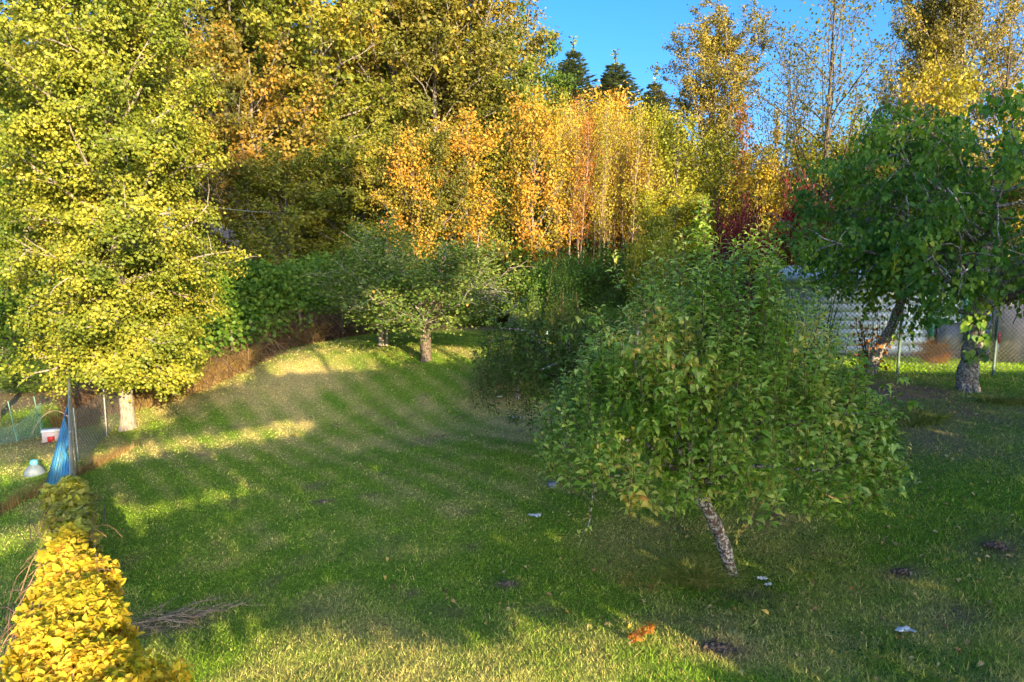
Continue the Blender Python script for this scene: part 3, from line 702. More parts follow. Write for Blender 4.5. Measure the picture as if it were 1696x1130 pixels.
# ------------------------------------------------------------------ pear tree in front
def lathe_branch(pts, r0, r1, k=8, mat='bark_lichen', name='branch', parent=None, rough=0):
    pts = np.array(pts, float); m = max(8, len(pts) * 3)
    u = np.linspace(0, len(pts) - 1, m); i = np.minimum(u.astype(int), len(pts) - 2); f = (u - i)[:, None]
    # catmull-rom
    pp = np.vstack([2 * pts[0] - pts[1], pts, 2 * pts[-1] - pts[-2]]); a, b, c, d = pp[i], pp[i + 1], pp[i + 2], pp[i + 3]
    q = .5 * ((2 * b) + (-a + c) * f + (2 * a - 5 * b + 4 * c - d) * f ** 2 + (-a + 3 * b - 3 * c + d) * f ** 3)
    rr = np.linspace(r0, r1, m) * (1 + .12 * np.sin(np.arange(m) * 2.3))
    return tubes(q, rr, k)
def pear_tree(gp, crown_c, Rx, ztop, trunk_px, Y, label, seed, nshoot, lean_top, leafn_low, ls=.085, nsingle=300, mat='pear', shoot_len=(.35, .95), zlow=1.15, limb_n=13):
    rng = np.random.default_rng(seed); t = thing('pear_tree', tuple(gp), label, 'tree')
    top = np.array([lean_top[0], lean_top[1], lean_top[2]])
    tr = lathe_branch([(0, 0, -.15), (top[0] * .25, top[1] * .3, top[2] * .33), (top[0] * .6, top[1] * .6, top[2] * .68), top], .088, .075, 12)
    tr[0][:, :] += 0; link('trunk', mesh('pear_trunk', *tr, M['bark_lichen'], smooth=True), t)
    cc = np.array(crown_c)      # local centre of the crown floor
    limbs = []; LP = []
    for i in range(limb_n):
        a = i * 2.4 + rng.normal() * .3; R = Rx * rng.uniform(.55, .95); zt = zlow + rng.uniform(.2, .9) + (ztop - zlow) * .42 * (1 - (R / Rx)) * 1.5
        e = cc + np.array([math.cos(a) * R, math.sin(a) * R * .9, 0]); e[2] = zt
        m1 = top + (e - top) * .35 + np.array([0, 0, .25]) + rng.normal(size=3) * .1; m2 = top + (e - top) * .7 + np.array([0, 0, .22]) + rng.normal(size=3) * .12
        pl = [top - np.array([0, 0, .05]), m1, m2, e]; r = rng.uniform(.026, .045)
        link('branch', mesh('pear_branch', *lathe_branch(pl, r, .01, 7), M['bark_lichen'], smooth=True), t)
        q = np.array(pl); u = np.linspace(0, 1, 40); LP.append(np.stack([np.interp(u, np.linspace(0, 1, 4), q[:, k]) for k in range(3)], 1))
    LP = np.array(LP)
    # upright shoots covering a dome
    pos, d_, n_, sz_ = [], [], [], []; SH_ = []
    for i in range(nshoot):
        rr = math.sqrt(rng.random()) * Rx * 1.0; a = rng.random() * 6.283
        bx = cc[0] + math.cos(a) * rr; by = cc[1] + math.sin(a) * rr * .9
        dome = (ztop - zlow) * (1 - (rr / (Rx * 1.06)) ** 1.35) ** .85
        L = rng.uniform(*shoot_len) * (.55 + .45 * (1 - rr / Rx))
        z1 = zlow + dome * rng.uniform(.25, 1.08) ** .5 + rng.normal() * .10 + (.32 * rng.random() if i % 7 == 0 else 0); z0 = max(zlow - .05 - .2 * rng.random(), z1 - L)
        L = max(z1 - z0, .2)
        ln = np.array([math.cos(a), math.sin(a), 0]) * rng.uniform(0, .45) * (rr / Rx) * L + rng.normal(size=3) * [.06, .06, 0]
        p0 = np.array([bx, by, z0]) - ln * .4; p1 = np.array([bx, by, z1]) + ln * .6
        k = np.linspace(0, 1, 5)[:, None]; pl = p0 + (p1 - p0) * k + ln * .15 * np.sin(k * 3.14); SH_.append(pl)
        m = int(L / .021) + 3; u = np.sort(rng.random(m)) if False else np.linspace(.04, 1.0, m)
        q = np.stack([np.interp(u, k[:, 0], pl[:, c]) for c in range(3)], 1)
        az = np.arange(m) * 2.4 + rng.random() * 6; od = np.stack([np.cos(az), np.sin(az), np.full(m, .30) + .5 * u ** 3], 1)
        pos.append(q + np.stack([np.cos(az), np.sin(az), 0 * az], 1) * rng.uniform(.01, .05, m)[:, None]); d_.append(nz(od + rng.normal(size=(m, 3)) * .18)); n_.append(nz(np.stack([np.cos(az) * -.35, np.sin(az) * -.35, np.ones(m)], 1) + rng.normal(size=(m, 3)) * .3))
        sz_.append(ls * rng.uniform(.7, 1.15, m) * np.clip(1.2 - .5 * u ** 4, .5, 1.2))
    SH_ = np.array(SH_); V, Q = tubes(SH_, np.full(SH_.shape[:2], 1.) * np.linspace(.006, .0025, 5)[None], 4)
    link('shoots', mesh('pear_shoots', V, Q, M['bark_shoot'], smooth=True), t, kind='stuff')
    # hanging leaf rosettes along the limbs
    nr = leafn_low // 7; li = rng.integers(0, limb_n, nr); ui = (rng.random(nr) ** .7 * 39).astype(int); c = LP[li, ui] + rng.normal(size=(nr, 3)) * [.26, .26, .16]
    for j in range(7):
        az = rng.random(nr) * 6.283; pos.append(c + rng.normal(size=(nr, 3)) * .02); d_.append(np.stack([np.cos(az), np.sin(az), rng.uniform(-.9, .3, nr)], 1))
        n_.append(nz(np.stack([np.cos(az) * .4, np.sin(az) * .4, np.ones(nr)], 1) + rng.normal(size=(nr, 3)) * .25)); sz_.append(ls * rng.uniform(.75, 1.25, nr))
    pos = np.concatenate(pos); d_ = np.concatenate(d_); n_ = np.concatenate(n_); sz_ = np.concatenate(sz_)
    vn = fbm(pos[:, 0] * 1.3 + 9, pos[:, 2] * 1.3 + 4, N1, 3); val = np.clip(rng.random(len(pos)) * .82 + (vn - .5) * .8 + .06 * (rng.random(len(pos)) > .93) * 3, 0, 1)
    split_leaves('pear', LF_CURL, mat, pos, d_, n_, sz_, val, t, gp, 'foliage', rng, nsingle)
    return t
gp = G(1215, 952)
top = P(1150, 805, 8.25) - gp
pt = pear_tree(gp, (P(1175, 700, 8.6)[0] - gp[0], .25, 0), 2.2, P(1150, 325, 8.6)[2] - gp[2], None, 8.3, 'leafy pear tree with many upright shoots and a leaning white-lichened trunk, front right', 77, 500, top, 8500, .100, zlow=1.42, shoot_len=(.5, 1.15))
print('pear', len(pt.children))
# long bare low twigs with a few leaves coloured paler, as if sunlit
def low_twig(pxs, Y, r=.012, mat='bark_lichen'):
    pts = np.array([P(a, b, Y + c) for a, b, c in pxs]) - gp
    link('twig', mesh('pear_twig', *lathe_branch(pts, r, r * .4, 6), M[mat], smooth=True), pt); return pts
for tw_, m_ in (([(1180, 815, 0), (1215, 818, -.05), (1240, 800, -.1), (1248, 840, -.15), (1240, 868, -.2), (1215, 898, -.25)], 'bark_twig'), ([(1290, 770, .2), (1340, 800, .1), (1380, 825, 0), (1410, 820, 0), (1415, 790, 0), (1460, 780, 0), (1495, 772, -.05), (1510, 745, -.1)], 'bark_twig'),
            ([(1130, 760, .1), (1060, 770, 0), (1000, 775, 0), (982, 820, -.1), (975, 870, -.15), (955, 888, -.2)], 'bark_lichen'), ([(1100, 770, .2), (1010, 790, .1), (930, 790, 0), (900, 770, -.1)], 'bark_lichen')):
    pts = low_twig(tw_, 8.1, .011, m_); rng = np.random.default_rng(int(tw_[0][0])); n = 26
    u = rng.uniform(.35, 1, n) * (len(pts) - 1); q = np.stack([np.interp(u, np.arange(len(pts)), pts[:, k]) for k in range(3)], 1)
    put_leaves('pear', LF_CURL, 'pear', q, rvec(rng, n) + UP * .3, rvec(rng, n) * .5 + UP, rng.uniform(.05, .09, n), np.clip(rng.random(n) * .5 + .5, 0, .99), pt)

# second, rougher pear tree behind it
g2 = G(935, 752)
pear_tree(g2, (P(905, 600, 12.4)[0] - g2[0], .3, 0), 1.55, P(930, 432, 12.4)[2] - g2[2], None, 12.4, 'smaller straggly pear tree half hidden behind the left side of the front pear tree', 91, 170, np.array([-.05, .05, 1.35]), 4200, .085, 60, 'apple', (.4, 1.3), .95, 10)
g3 = G(858, 660)
pear_tree(g3, (0, .2, 0), 1.15, 1.75, None, 15, 'low dark shrubby fruit tree left of the pear trees on the bank', 93, 120, np.array([.0, .05, .5]), 3200, .08, 30, 'apple', (.3, .9), .35, 8)

# ------------------------------------------------------------------ apple tree mid-way, and its small neighbour
g = G(705, 597)
at = thing('apple_tree', tuple(g), 'spreading apple tree with a forked trunk on the crest of the lawn', 'tree')
RA = 162 / F * g[1]; HA = P(700, 388, g[1])[2] - g[2]
geo = tree_geo(45, HA, 1.25, RA, 'round', 32, .55, 10, 24000, .092, .20, .12, (0, 0), LF_Q, .6, .1, .35, holes=.2, ksub=.42)
zm_, rm_ = _m(geo[2][0]); sc_ = np.array([RA * 1.08 / rm_, RA * 1.08 / rm_, HA / zm_]); geo = (geo[0], (geo[1][0] * sc_, geo[1][1]), (geo[2][0] * sc_, *geo[2][1:]), dict(sp=geo[3]['sp'] * sc_))
for n, me in tree_meshes('apple', geo, M['bark_cherry'], M['apple']):
    if n != 'trunk': link(n, me, at)
V1 = lathe_branch([(-.02, 0, -.2), (-.03, 0, .45), (-.16, 0, .95), (-.38, .1, 1.55), (-.6, .1, 2.4)], .15, .05, 10)
V2 = lathe_branch([(.05, .03, -.1), (.06, .03, .5), (.13, 0, 1.0), (.35, .1, 1.6), (.5, 0, 2.3)], .12, .04, 10)
link('trunk', mesh('apple_trunk', *join([V1, V2]), M['bark_apple'], smooth=True), at)
apm = mesh('apple', *tubes(np.array([(0, 0, -.035), (0, 0, -.02), (0, 0, .0), (0, 0, .02), (0, 0, .035)]), np.array([.01, .03, .037, .03, .008]), 8), simple('apple_skin', (.35, .10, .03), (.5, .3, .08), 6, .4, 0), smooth=True)
rng = np.random.default_rng(3)
sp = geo[3]['sp'].reshape(-1, 3); k = rng.choice(len(sp), 26)
for i in k:
    if sp[i][2] > 1.2: link('apple', apm, at, tuple(sp[i] - [0, .1, .1]))
# fringe of low drooping twigs on its right
W_ = []
for i in range(16):
    a = rng.uniform(-.7, .5); p0 = np.array([RA * .45, rng.uniform(-.5, .5), 1.5 + rng.random() * .5]); p1 = p0 + np.array([rng.uniform(.6, 1.3), rng.uniform(-.3, .3), rng.uniform(-.5, .2)])
    k5 = np.linspace(0, 1, 5)[:, None]; W_.append(p0 + (p1 - p0) * k5 + np.array([0, 0, .12]) * np.sin(k5 * 3.1))
V, Q = tubes(np.array(W_), np.full((16, 5), .009), 4); link('bare_twigs', mesh('apple_twigs', V, Q, M['bark_lichen'], smooth=True), at, kind='stuff')
g = G(632, 572)
st = thing('small_tree', tuple(g), 'small twin-stemmed tree with pale bark behind the left side of the apple tree', 'tree')
geo = tree_geo(46, 3.3, 1.15, 1.6, 'round', 16, .5, 7, 6000, .08, .24, .09, (.1, 0), LF_Q, .6, .1, .3)
for n, me in tree_meshes('small_tree', geo, M['bark_pale'], M['dark_green']): link(n, me, st)
link('second_stem', mesh('small_tree_stem', *lathe_branch([(.14, .03, -.1), (.2, 0, .6), (.3, 0, 1.3)], .05, .03, 8), M['bark_pale'], smooth=True), st)

# ------------------------------------------------------------------ cherry trees on the right bank
def measure(V):
    return float(np.percentile(V[:, 2], 99.7)), float(np.percentile(np.hypot(V[:, 0], V[:, 1]), 97))
def cherry(gpt, label, seed, Ht, h0, R, nl, nleaf, trunkpts, r0, nsingle=0, mat='cherry', name='cherry_tree', xoff=0, ls=.108):
    t = thing(name, tuple(gpt), label, 'tree')
    geo = tree_geo(seed, Ht, h0, R, 'round', nl, .35, 8, nleaf, ls, .15, r0, (0, 0), LF_HEART, .5, .75, .3, holes=.42, ksub=.38)
    off = np.array(trunkpts[-1]) * [1, 1, 0] + [xoff, 0, 0]
    zm, rm = measure(geo[2][0]); scl = np.array([R / rm, R / rm, Ht / zm]); geo = (geo[0], (geo[1][0] * scl, geo[1][1]), (geo[2][0] * scl, *geo[2][1:]))
    lb = (geo[1][0] + off, geo[1][1]); link('limbs', mesh('cherry_limbs', *lb, M['bark_cherry'], smooth=True), t)
    V, Q, R_ = geo[2]; k = len(LF_HEART[0]); V = V + off
    link('crown', mesh('cherry_crown', V, Q, M[mat], rnd=R_), t)
    link('trunk', mesh('cherry_trunk', *lathe_branch(trunkpts, r0 * 1.05, r0 * .7, 14), M['bark_cherry'], smooth=True), t)
    return t
g = G(1600, 648)
ct = cherry(g, 'broad cherry tree with large drooping leaves and a stout pale trunk, far right', 61, P(1600, 165, 14)[2] - g[2], 1.75, 3.1, 36, 11500, [(0, 0, -.2), (0, 0, .4), (.08, 0, 1.0), (.1, 0, 1.9), (.12, 0, 3)], .20)
for i, (a, b, c) in enumerate([(0, .05, .16), (-.13, -.08, .10), (.14, -.06, .10), (.05, -.15, .09), (-.06, -.16, .08)]):
    link('root_flare', mesh('cherry_root', *lathe_branch([(a * 1.5, b * 1.5, -.12), (a * .95, b * .95, .15), (a * .6, b * .6, .7)], c, c * .55, 8), M['bark_cherry'], smooth=True), ct)
# heavy side limb at right
link('side_limb', mesh('cherry_side_limb', *lathe_branch([(.05, 0, 1.75), (.5, -.1, 1.9), (1.1, -.1, 2.15), (2.0, -.1, 2.3)], .10, .05, 9), M['bark_dark'], smooth=True), ct)
# low leafy sprig hanging in front of the trunk
rng = np.random.default_rng(12); n = 46; q = np.stack([rng.uniform(-.35, .12, n), rng.uniform(-.45, -.25, n), rng.uniform(.75, 1.7, n)], 1)
put_leaves('heart', LF_HEART, 'cherry', q, rvec(rng, n) * .6 - UP, rvec(rng, n) * .6 + np.array([0, -1, .3]), rng.uniform(.12, .2, n), rng.random(n) ** 1.4 * .95, ct)
g = G(1440, 620)
cherry(g, 'leaning cherry tree with a forked mossy trunk left of the stout cherry tree', 63, P(1440, 235, 15)[2] - g[2], 2.35, 2.6, 30, 9500, [(0, 0, -.2), (.12, 0, .4), (.42, 0, 1.05), (.62, 0, 1.7), (.7, 0, 2.6)], .13, xoff=-.7)
for i, (x, y, lab) in enumerate([(-1.1, .9, 'thin-stemmed dark bush behind the leaning cherry tree'), (.2, 1.0, 'twiggy bush with rusty leaves between the two cherry trees')]):
    gg = np.array([g[0] + x, g[1] + y * .3, 0]); gg[2] = h1(gg[0], gg[1]); t = thing('twiggy_bush', tuple(gg), lab, 'bush')
    rng = np.random.default_rng(70 + i); W_ = []
    for j in range(22 if i == 0 else 14):
        a = rng.random() * 6.28; L = rng.uniform(1.0, 2.3) * (1 if i == 0 else .75); s_ = rng.uniform(.05, .35); k = np.linspace(0, 1, 6)[:, None]
        W_.append(np.array([math.cos(a) * .15, math.sin(a) * .15, -.05]) + k * np.array([math.cos(a) * L * s_, math.sin(a) * L * s_, L]) + np.cumsum(rng.normal(size=(6, 3)) * .03, 0))
    W_ = np.array(W_); V, Q = tubes(W_, np.full(W_.shape[:2], 1.) * np.linspace(.016, .004, 6), 5); link('stems', mesh('bush_stems', V, Q, M['bark_dark'], smooth=True), t)
    n = 260 if i == 0 else 420; c = W_.reshape(-1, 3)[rng.integers(6, len(W_) * 6, n)] + rng.normal(size=(n, 3)) * .14
    c = c[c[:, 2] > .15]; n = len(c); V, Q = leaves(LF_HEART, c, rvec(rng, n) - UP * .6, rvec(rng, n) + UP * .4, rng.uniform(.05, .1, n), rng)
    link('foliage', mesh('bush_foliage', V, Q, M['cherry'] if i == 0 else M['rust'], rnd=np.repeat(rng.random(n), len(LF_HEART[0]))), t)

# ------------------------------------------------------------------ tree kinds of the wood
KIND = {}
def _m(V):
    return float(np.percentile(V[:, 2], 99.7)), float(np.percentile(np.hypot(V[:, 0], V[:, 1]), 97))
def kind(key, *a, **k):
    bk, lm = k.pop('bark', 'bark_grey'), k.pop('leaf', 'olive'); geo = tree_geo(*a, **k); KIND[key] = (*measure(geo[2][0]), tree_meshes(key, geo, M[bk], M[lm]))
kind('broad_a', 101, 14, 1.5, 4.6, 'round', 40, .6, 8, 30000, .19, .22, .2, holes=.1)
kind('broad_b', 102, 14, 2.0, 4.6, 'egg', 40, .75, 8, 30000, .19, .23, .2, holes=.12)
kind('tall_a', 103, 20, 3, 4.4, 'tall', 50, .8, 8, 34000, .19, .24, .24, holes=.14)
kind('tall_b', 104, 20, 3, 4.4, 'tall', 46, .6, 8, 34000, .19, .24, .24, holes=.2)
kind('poplar', 105, 20, 4, 4.2, 'tall', 44, 1.05, 9, 46000, .15, .17, .2, holes=.12, bark='bark_grey', leaf='cottonwood')
kind('open', 106, 15, 2.5, 4.2, 'tall', 30, .95, 8, 7000, .13, .30, .13, holes=.1, bark='bark_branch', leaf='sparse')
kind('young_a', 107, 9, .8, 1.7, 'egg', 34, .9, 6, 9000, .13, .22, .08, leaf='orange')
kind('young_b', 108, 9, .6, 2.0, 'tall', 34, .7, 6, 9500, .13, .24, .08, leaf='gold')
kind('slender', 109, 11, 4.2, .9, 'tall', 30, .95, 5, 1700, .12, .25, .05, wob=.8, leaf='gold', bark='bark_birch')
kind('bush', 110, 3.2, .1, 2.1, 'round', 34, .5, 7, 9000, .12, .22, .05, leaf='thicket')
kind('sapling', 111, 6, .5, .55, 'tall', 16, 1.0, 4, 1100, .12, .12, .03, leaf='rust')
def conifer_kind():
    rng = np.random.default_rng(120); Ht, R = 18, 2.8; n = 330; t = np.sort(rng.random(n)) ** .8; hz = 1 + t * (Ht - 2.0); L = R * (1.0 - t) ** .72 * rng.uniform(.6, 1.15, n) + .03
    az = np.arange(n) * 2.4; el = -.15 + .55 * t; k = np.linspace(0, 1, 6)[None, :, None]
    d = np.stack([np.cos(az) * np.cos(el), np.sin(az) * np.cos(el), np.sin(el)], 1)[:, None]; S = np.stack([0 * az, 0 * az, hz], 1)[:, None]
    Bp = S + d * L[:, None, None] * k - UP * (k ** 1.0) * (1 - k) * L[:, None, None] * .35 + UP * k ** 3 * .15
    limb = tubes(Bp, np.full((n, 6), 1.) * np.linspace(.03, .008, 6), 4)
    m = 44000; i = rng.choice(n, m, p=L ** .8 / (L ** .8).sum()); u = rng.random(m) ** .75 * 5; s = np.minimum(u.astype(int), 4); f = (u - s)[:, None]
    p = Bp[i, s] * (1 - f) + Bp[i, s + 1] * f; side = np.stack([-np.sin(az[i]), np.cos(az[i]), 0 * az[i]], 1); w = rng.uniform(-1, 1, m) * .24 * (1 - .5 * u / 5)
    p = p + side * w[:, None] - UP * (np.abs(w) * .3 + rng.random(m) * .07)[:, None]
    dd = d[i, 0] * .7 + side * np.sign(w)[:, None] * .8 - UP * .15 + rvec(rng, m) * .3
    ml = 50; pl = np.stack([rng.normal(size=ml) * .05, rng.normal(size=ml) * .05, Ht - rng.random(ml) * 1.3], 1); p = np.concatenate([p, pl]); dd = np.concatenate([dd, rvec(rng, ml) * .6 + UP]); m += ml
    V, Q = leaves(LF_Q, p, dd, UP + rvec(rng, m) * .6, rng.uniform(.09, .20, m), rng)
    tp = np.stack([0 * np.linspace(0, 1, 8), 0 * np.linspace(0, 1, 8), np.linspace(-.2, Ht, 8)], 1)
    geo = (tubes(tp, np.linspace(.26, .01, 8), 8), limb, (V, Q, np.repeat(rng.random(m), 4)), None)
    KIND['conifer'] = (Ht, R, tree_meshes('conifer', geo, M['bark_dark'], M['conifer']))
conifer_kind()
print('kinds ok')
wr = random.Random(9)
def plant(key, px, top, width, Y, mat, label, name='tree', cat='tree', group=None, base=None, barkm=None, sx=None):
    """tree whose top shows at (px, top), width wide in the photo, Y metres ahead"""
    Hk, Rk, parts = KIND[key]; tp = P(px, top, Y); z0 = h1(tp[0], Y) if base is None else base; Ht = tp[2] - z0; R = width / 2 / F * Y
    t = thing(name, (tp[0], Y, z0), label, cat, group, wr.random() * 6.28); t.scale = (R / Rk, R / Rk, Ht / Hk)
    for n, me in parts:
        o = link(n, me, t)
        mm = mat if n == 'crown' else barkm
        if mm: o.material_slots[0].link = 'OBJECT'; o.material_slots[0].material = M[mm]
    return t
WOOD = [
 # key, px, top, width, Y, material, label, name
 ('tall_b', 20, 70, 300, 40, 'green_gold', 'tall green and gold tree behind the upper left side of the yellow-green maple'),
 ('tall_a', 345, -330, 330, 36, 'olive', 'very tall olive tree with rusty patches directly right of the maple crown'),
 ('conifer', 455, -120, 150, 45, 'conifer', 'dark conifer seen through gaps in the tall olive trees at upper left', 'conifer_tree'),
 ('broad_a', 410, 40, 290, 30, 'rusty_olive', 'orange-tinged broadleaf tree hanging over the dark gap right of the maple'),
 ('tall_b', 520, -150, 300, 34, 'green_gold', 'tall yellow-green tree with long drooping sprays above the dark thicket'),
 ('tall_a', 640, -300, 330, 40, 'cottonwood', 'highest golden-olive tree above the middle of the apple tree'),
 ('poplar', 760, -260, 280, 42, 'cottonwood', 'tall golden cottonwood whose right side borders the open blue sky'),
 ('conifer', 610, -60, 150, 52, 'conifer', 'dark conifer behind the tall golden-olive trees, upper centre left', 'conifer_tree'),
 ('tall_b', 720, -40, 260, 38, 'olive', 'olive broadleaf tree with a pale slim trunk behind the orange maples'),
 ('broad_b', 850, 110, 210, 40, 'green_gold', 'dark green broadleaf tree standing right below the open sky edge'),
 ('broad_b', 470, 250, 240, 27, 'green_gold', 'shaded green broadleaf tree above the dark shrubs left of the apple tree'),
 ('broad_a', 600, 190, 230, 29, 'green_gold', 'green tree flecked with orange behind the left side of the apple tree'),
 ('broad_b', 690, 210, 180, 27, 'olive', 'olive-green tree with bare grey stems behind the top of the apple tree'),
 ('young_a', 765, 190, 150, 28, 'orange', 'vivid orange young maple behind the right side of the apple tree'),
 ('young_a', 680, 215, 110, 26, 'orange', 'rusty orange young tree directly above the left half of the apple crown'),
 ('young_b', 830, 225, 110, 30, 'green_gold', 'gold-green young maple between the two orange maples'),
 ('young_a', 885, 150, 130, 29, 'orange', 'orange and gold young maple left of the pale birch stems'),
 ('conifer', 950, 62, 270, 60, 'conifer', 'dark spiky conifer rising into the sky, leftmost of the small group', 'conifer_tree'),
 ('conifer', 1020, 84, 300, 64, 'conifer', 'green conifer in the middle of the group against the sky', 'conifer_tree'),
 ('conifer', 1085, 118, 230, 70, 'conifer', 'smallest far conifer against the sky right of the other two', 'conifer_tree'),
 ('young_b', 1010, 150, 170, 38, 'orange', 'golden tree crown above the pale birch stems'),
 ('young_b', 960, 175, 130, 38, 'orange', 'amber tree crown left above the pale birch stems'),
 ('young_b', 1070, 175, 110, 37, 'lemon', 'yellow tree crown right above the pale birch stems'),
 ('young_a', 1045, 260, 60, 34, 'rust', 'reddish young tree at the right edge of the birch stems'),
 ('young_a', 950, 270, 50, 34, 'rust', 'rusty red young tree at the left edge of the birch stems'),
 ('poplar', 1190, 5, 185, 50, 'cottonwood', 'bronze-gold cottonwood with a twin top standing alone against the sky'),
 ('young_b', 1120, 190, 150, 30, 'lemon', 'lemon-yellow bushy tree behind the top of the pear tree'),
 ('young_b', 1190, 215, 130, 32, 'lemon', 'yellow-green bushy tree left of the slim coral sapling'),
 ('broad_b', 1120, 310, 170, 25, 'lemon', 'sunlit yellow-green maple right behind the pear tree tip'),
 ('sapling', 1235, 165, 46, 30, 'rust', 'slim coral-orange sapling pointing up left of the sparse alder'),
 ('sapling', 1288, 175, 34, 30, 'gold', 'slim golden sapling immediately left of the alder trunks'),
 ('open', 1385, -110, 310, 26, 'sparse', 'tall open alder with thin branches and small leaves against the sky'),
 ('open', 1310, 60, 190, 30, 'sparse', 'shorter open alder leaning left beside the tallest open one'),
 ('young_b', 1345, 215, 150, 27, 'lemon', 'yellow-olive young tree at the foot of the open alders'),
 ('young_b', 1260, 250, 120, 27, 'gold', 'gold-green bushy tree behind the wine-red shrubs'),
 ('young_a', 1425, 200, 110, 26, 'lemon', 'yellow young tree behind the leaning cherry crown'),
 ('young_a', 1565, 95, 150, 27, 'gold', 'bright orange-gold maple rising behind the stout cherry tree'),
 ('poplar', 1610, -170, 230, 40, 'cottonwood', 'tall bronze cottonwood at the upper right corner'),
 ('poplar', 1540, -25, 120, 46, 'cottonwood', 'slimmer bronze cottonwood left of the corner one'),
 ('open', 1690, -80, 220, 28, 'cottonwood', 'thin-branched golden tree cut by the right edge'),
 ('young_b', 1690, 150, 110, 27, 'gold', 'yellow young maple at the right edge behind the cherry'),
 ('broad_b', 1500, 215, 200, 24, 'olive', 'olive broadleaf tree between the two cherry crowns'),
 ('broad_b', 1640, 240, 200, 24, 'olive', 'olive broadleaf tree behind the right half of the stout cherry crown'),
]
for w in WOOD:
    key, px, tp, wd, Y, mat, lab = w[:7]; nm = w[7] if len(w) > 7 else {'open': 'alder_tree', 'poplar': 'cottonwood_tree', 'sapling': 'sapling'}.get(key, 'broadleaf_tree')
    plant(key, px, tp, wd, Y, mat, lab, nm)
# birch stems
for i in range(46):
    px = 925 + i * 3.1 + wr.uniform(-5, 5)
    t = plant('slender', px, 165 + wr.uniform(-10, 60), wr.uniform(34, 60), 30 + wr.uniform(-1, 7), ('gold', 'gold', 'orange', 'rust', 'gold')[i % 5], 'one of the slim pale-stemmed birches in the golden stand right of centre', 'birch_tree', 'tree', 'slim pale birches in the golden stand')
    t.rotation_euler = (wr.gauss(0, .035), wr.gauss(0, .035), t.rotation_euler.z)
# trees filling the wood farther back
for i in range(30):
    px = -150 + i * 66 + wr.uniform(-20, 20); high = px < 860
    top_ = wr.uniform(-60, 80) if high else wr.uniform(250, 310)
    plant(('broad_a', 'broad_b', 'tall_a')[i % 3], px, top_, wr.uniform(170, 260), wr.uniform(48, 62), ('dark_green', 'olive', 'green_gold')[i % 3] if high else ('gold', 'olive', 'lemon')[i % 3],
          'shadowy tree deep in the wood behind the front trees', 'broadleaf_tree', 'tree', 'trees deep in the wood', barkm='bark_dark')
# understorey shrubs
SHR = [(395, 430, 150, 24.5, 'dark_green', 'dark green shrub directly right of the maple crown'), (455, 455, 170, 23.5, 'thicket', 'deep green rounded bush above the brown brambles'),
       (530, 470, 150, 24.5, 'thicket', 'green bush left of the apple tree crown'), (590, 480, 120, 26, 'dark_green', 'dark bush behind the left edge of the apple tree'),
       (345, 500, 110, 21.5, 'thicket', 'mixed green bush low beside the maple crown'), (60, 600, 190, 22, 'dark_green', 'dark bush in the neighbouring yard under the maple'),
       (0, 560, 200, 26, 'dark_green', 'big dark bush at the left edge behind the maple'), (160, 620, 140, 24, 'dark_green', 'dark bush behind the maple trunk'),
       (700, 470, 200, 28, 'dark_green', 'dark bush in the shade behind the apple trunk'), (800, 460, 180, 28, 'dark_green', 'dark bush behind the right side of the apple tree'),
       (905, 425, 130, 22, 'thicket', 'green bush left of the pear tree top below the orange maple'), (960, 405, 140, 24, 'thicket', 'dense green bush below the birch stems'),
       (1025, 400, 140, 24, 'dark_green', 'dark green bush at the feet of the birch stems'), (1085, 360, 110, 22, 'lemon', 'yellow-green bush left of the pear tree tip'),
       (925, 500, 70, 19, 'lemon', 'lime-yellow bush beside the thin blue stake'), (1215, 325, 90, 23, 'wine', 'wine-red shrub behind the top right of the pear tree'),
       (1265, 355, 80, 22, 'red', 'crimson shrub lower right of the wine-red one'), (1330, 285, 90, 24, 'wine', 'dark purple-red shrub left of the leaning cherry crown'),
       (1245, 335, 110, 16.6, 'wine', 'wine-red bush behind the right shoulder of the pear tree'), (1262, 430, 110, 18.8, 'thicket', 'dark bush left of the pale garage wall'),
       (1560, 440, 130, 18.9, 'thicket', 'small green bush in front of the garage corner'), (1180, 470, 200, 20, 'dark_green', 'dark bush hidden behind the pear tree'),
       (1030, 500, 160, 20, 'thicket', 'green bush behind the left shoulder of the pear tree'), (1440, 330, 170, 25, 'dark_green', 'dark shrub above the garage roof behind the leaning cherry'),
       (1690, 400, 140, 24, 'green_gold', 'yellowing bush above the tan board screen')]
SHR[20] = (1548, 560, 60, 18.4, 'rust', 'small russet bush in front of the garage wall')
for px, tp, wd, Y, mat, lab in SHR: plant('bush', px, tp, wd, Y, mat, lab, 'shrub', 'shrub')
# dark undergrowth closing the wood
def undergrowth():
    rng = np.random.default_rng(55); n = 60000
    x = rng.uniform(-34, 34, n); y = rng.uniform(27, 46, n); hh = 1.5 + 3.2 * fbm(x * .3, y * .3, N2, 3) - 1.0 * (x > 2)
    p = np.stack([x, y, H(x, y) + rng.random(n) ** .8 * hh], 1)
    V, Q = leaves(LF_Q, p, rvec(rng, n), UP * .6 + rvec(rng, n), rng.uniform(.18, .42, n), rng)
    link('undergrowth', mesh('undergrowth', V, Q, M['dark_green'], rnd=np.repeat(rng.random(n), 4)), label='dense shaded undergrowth on the floor of the wood', cat='undergrowth', kind='stuff')
undergrowth()

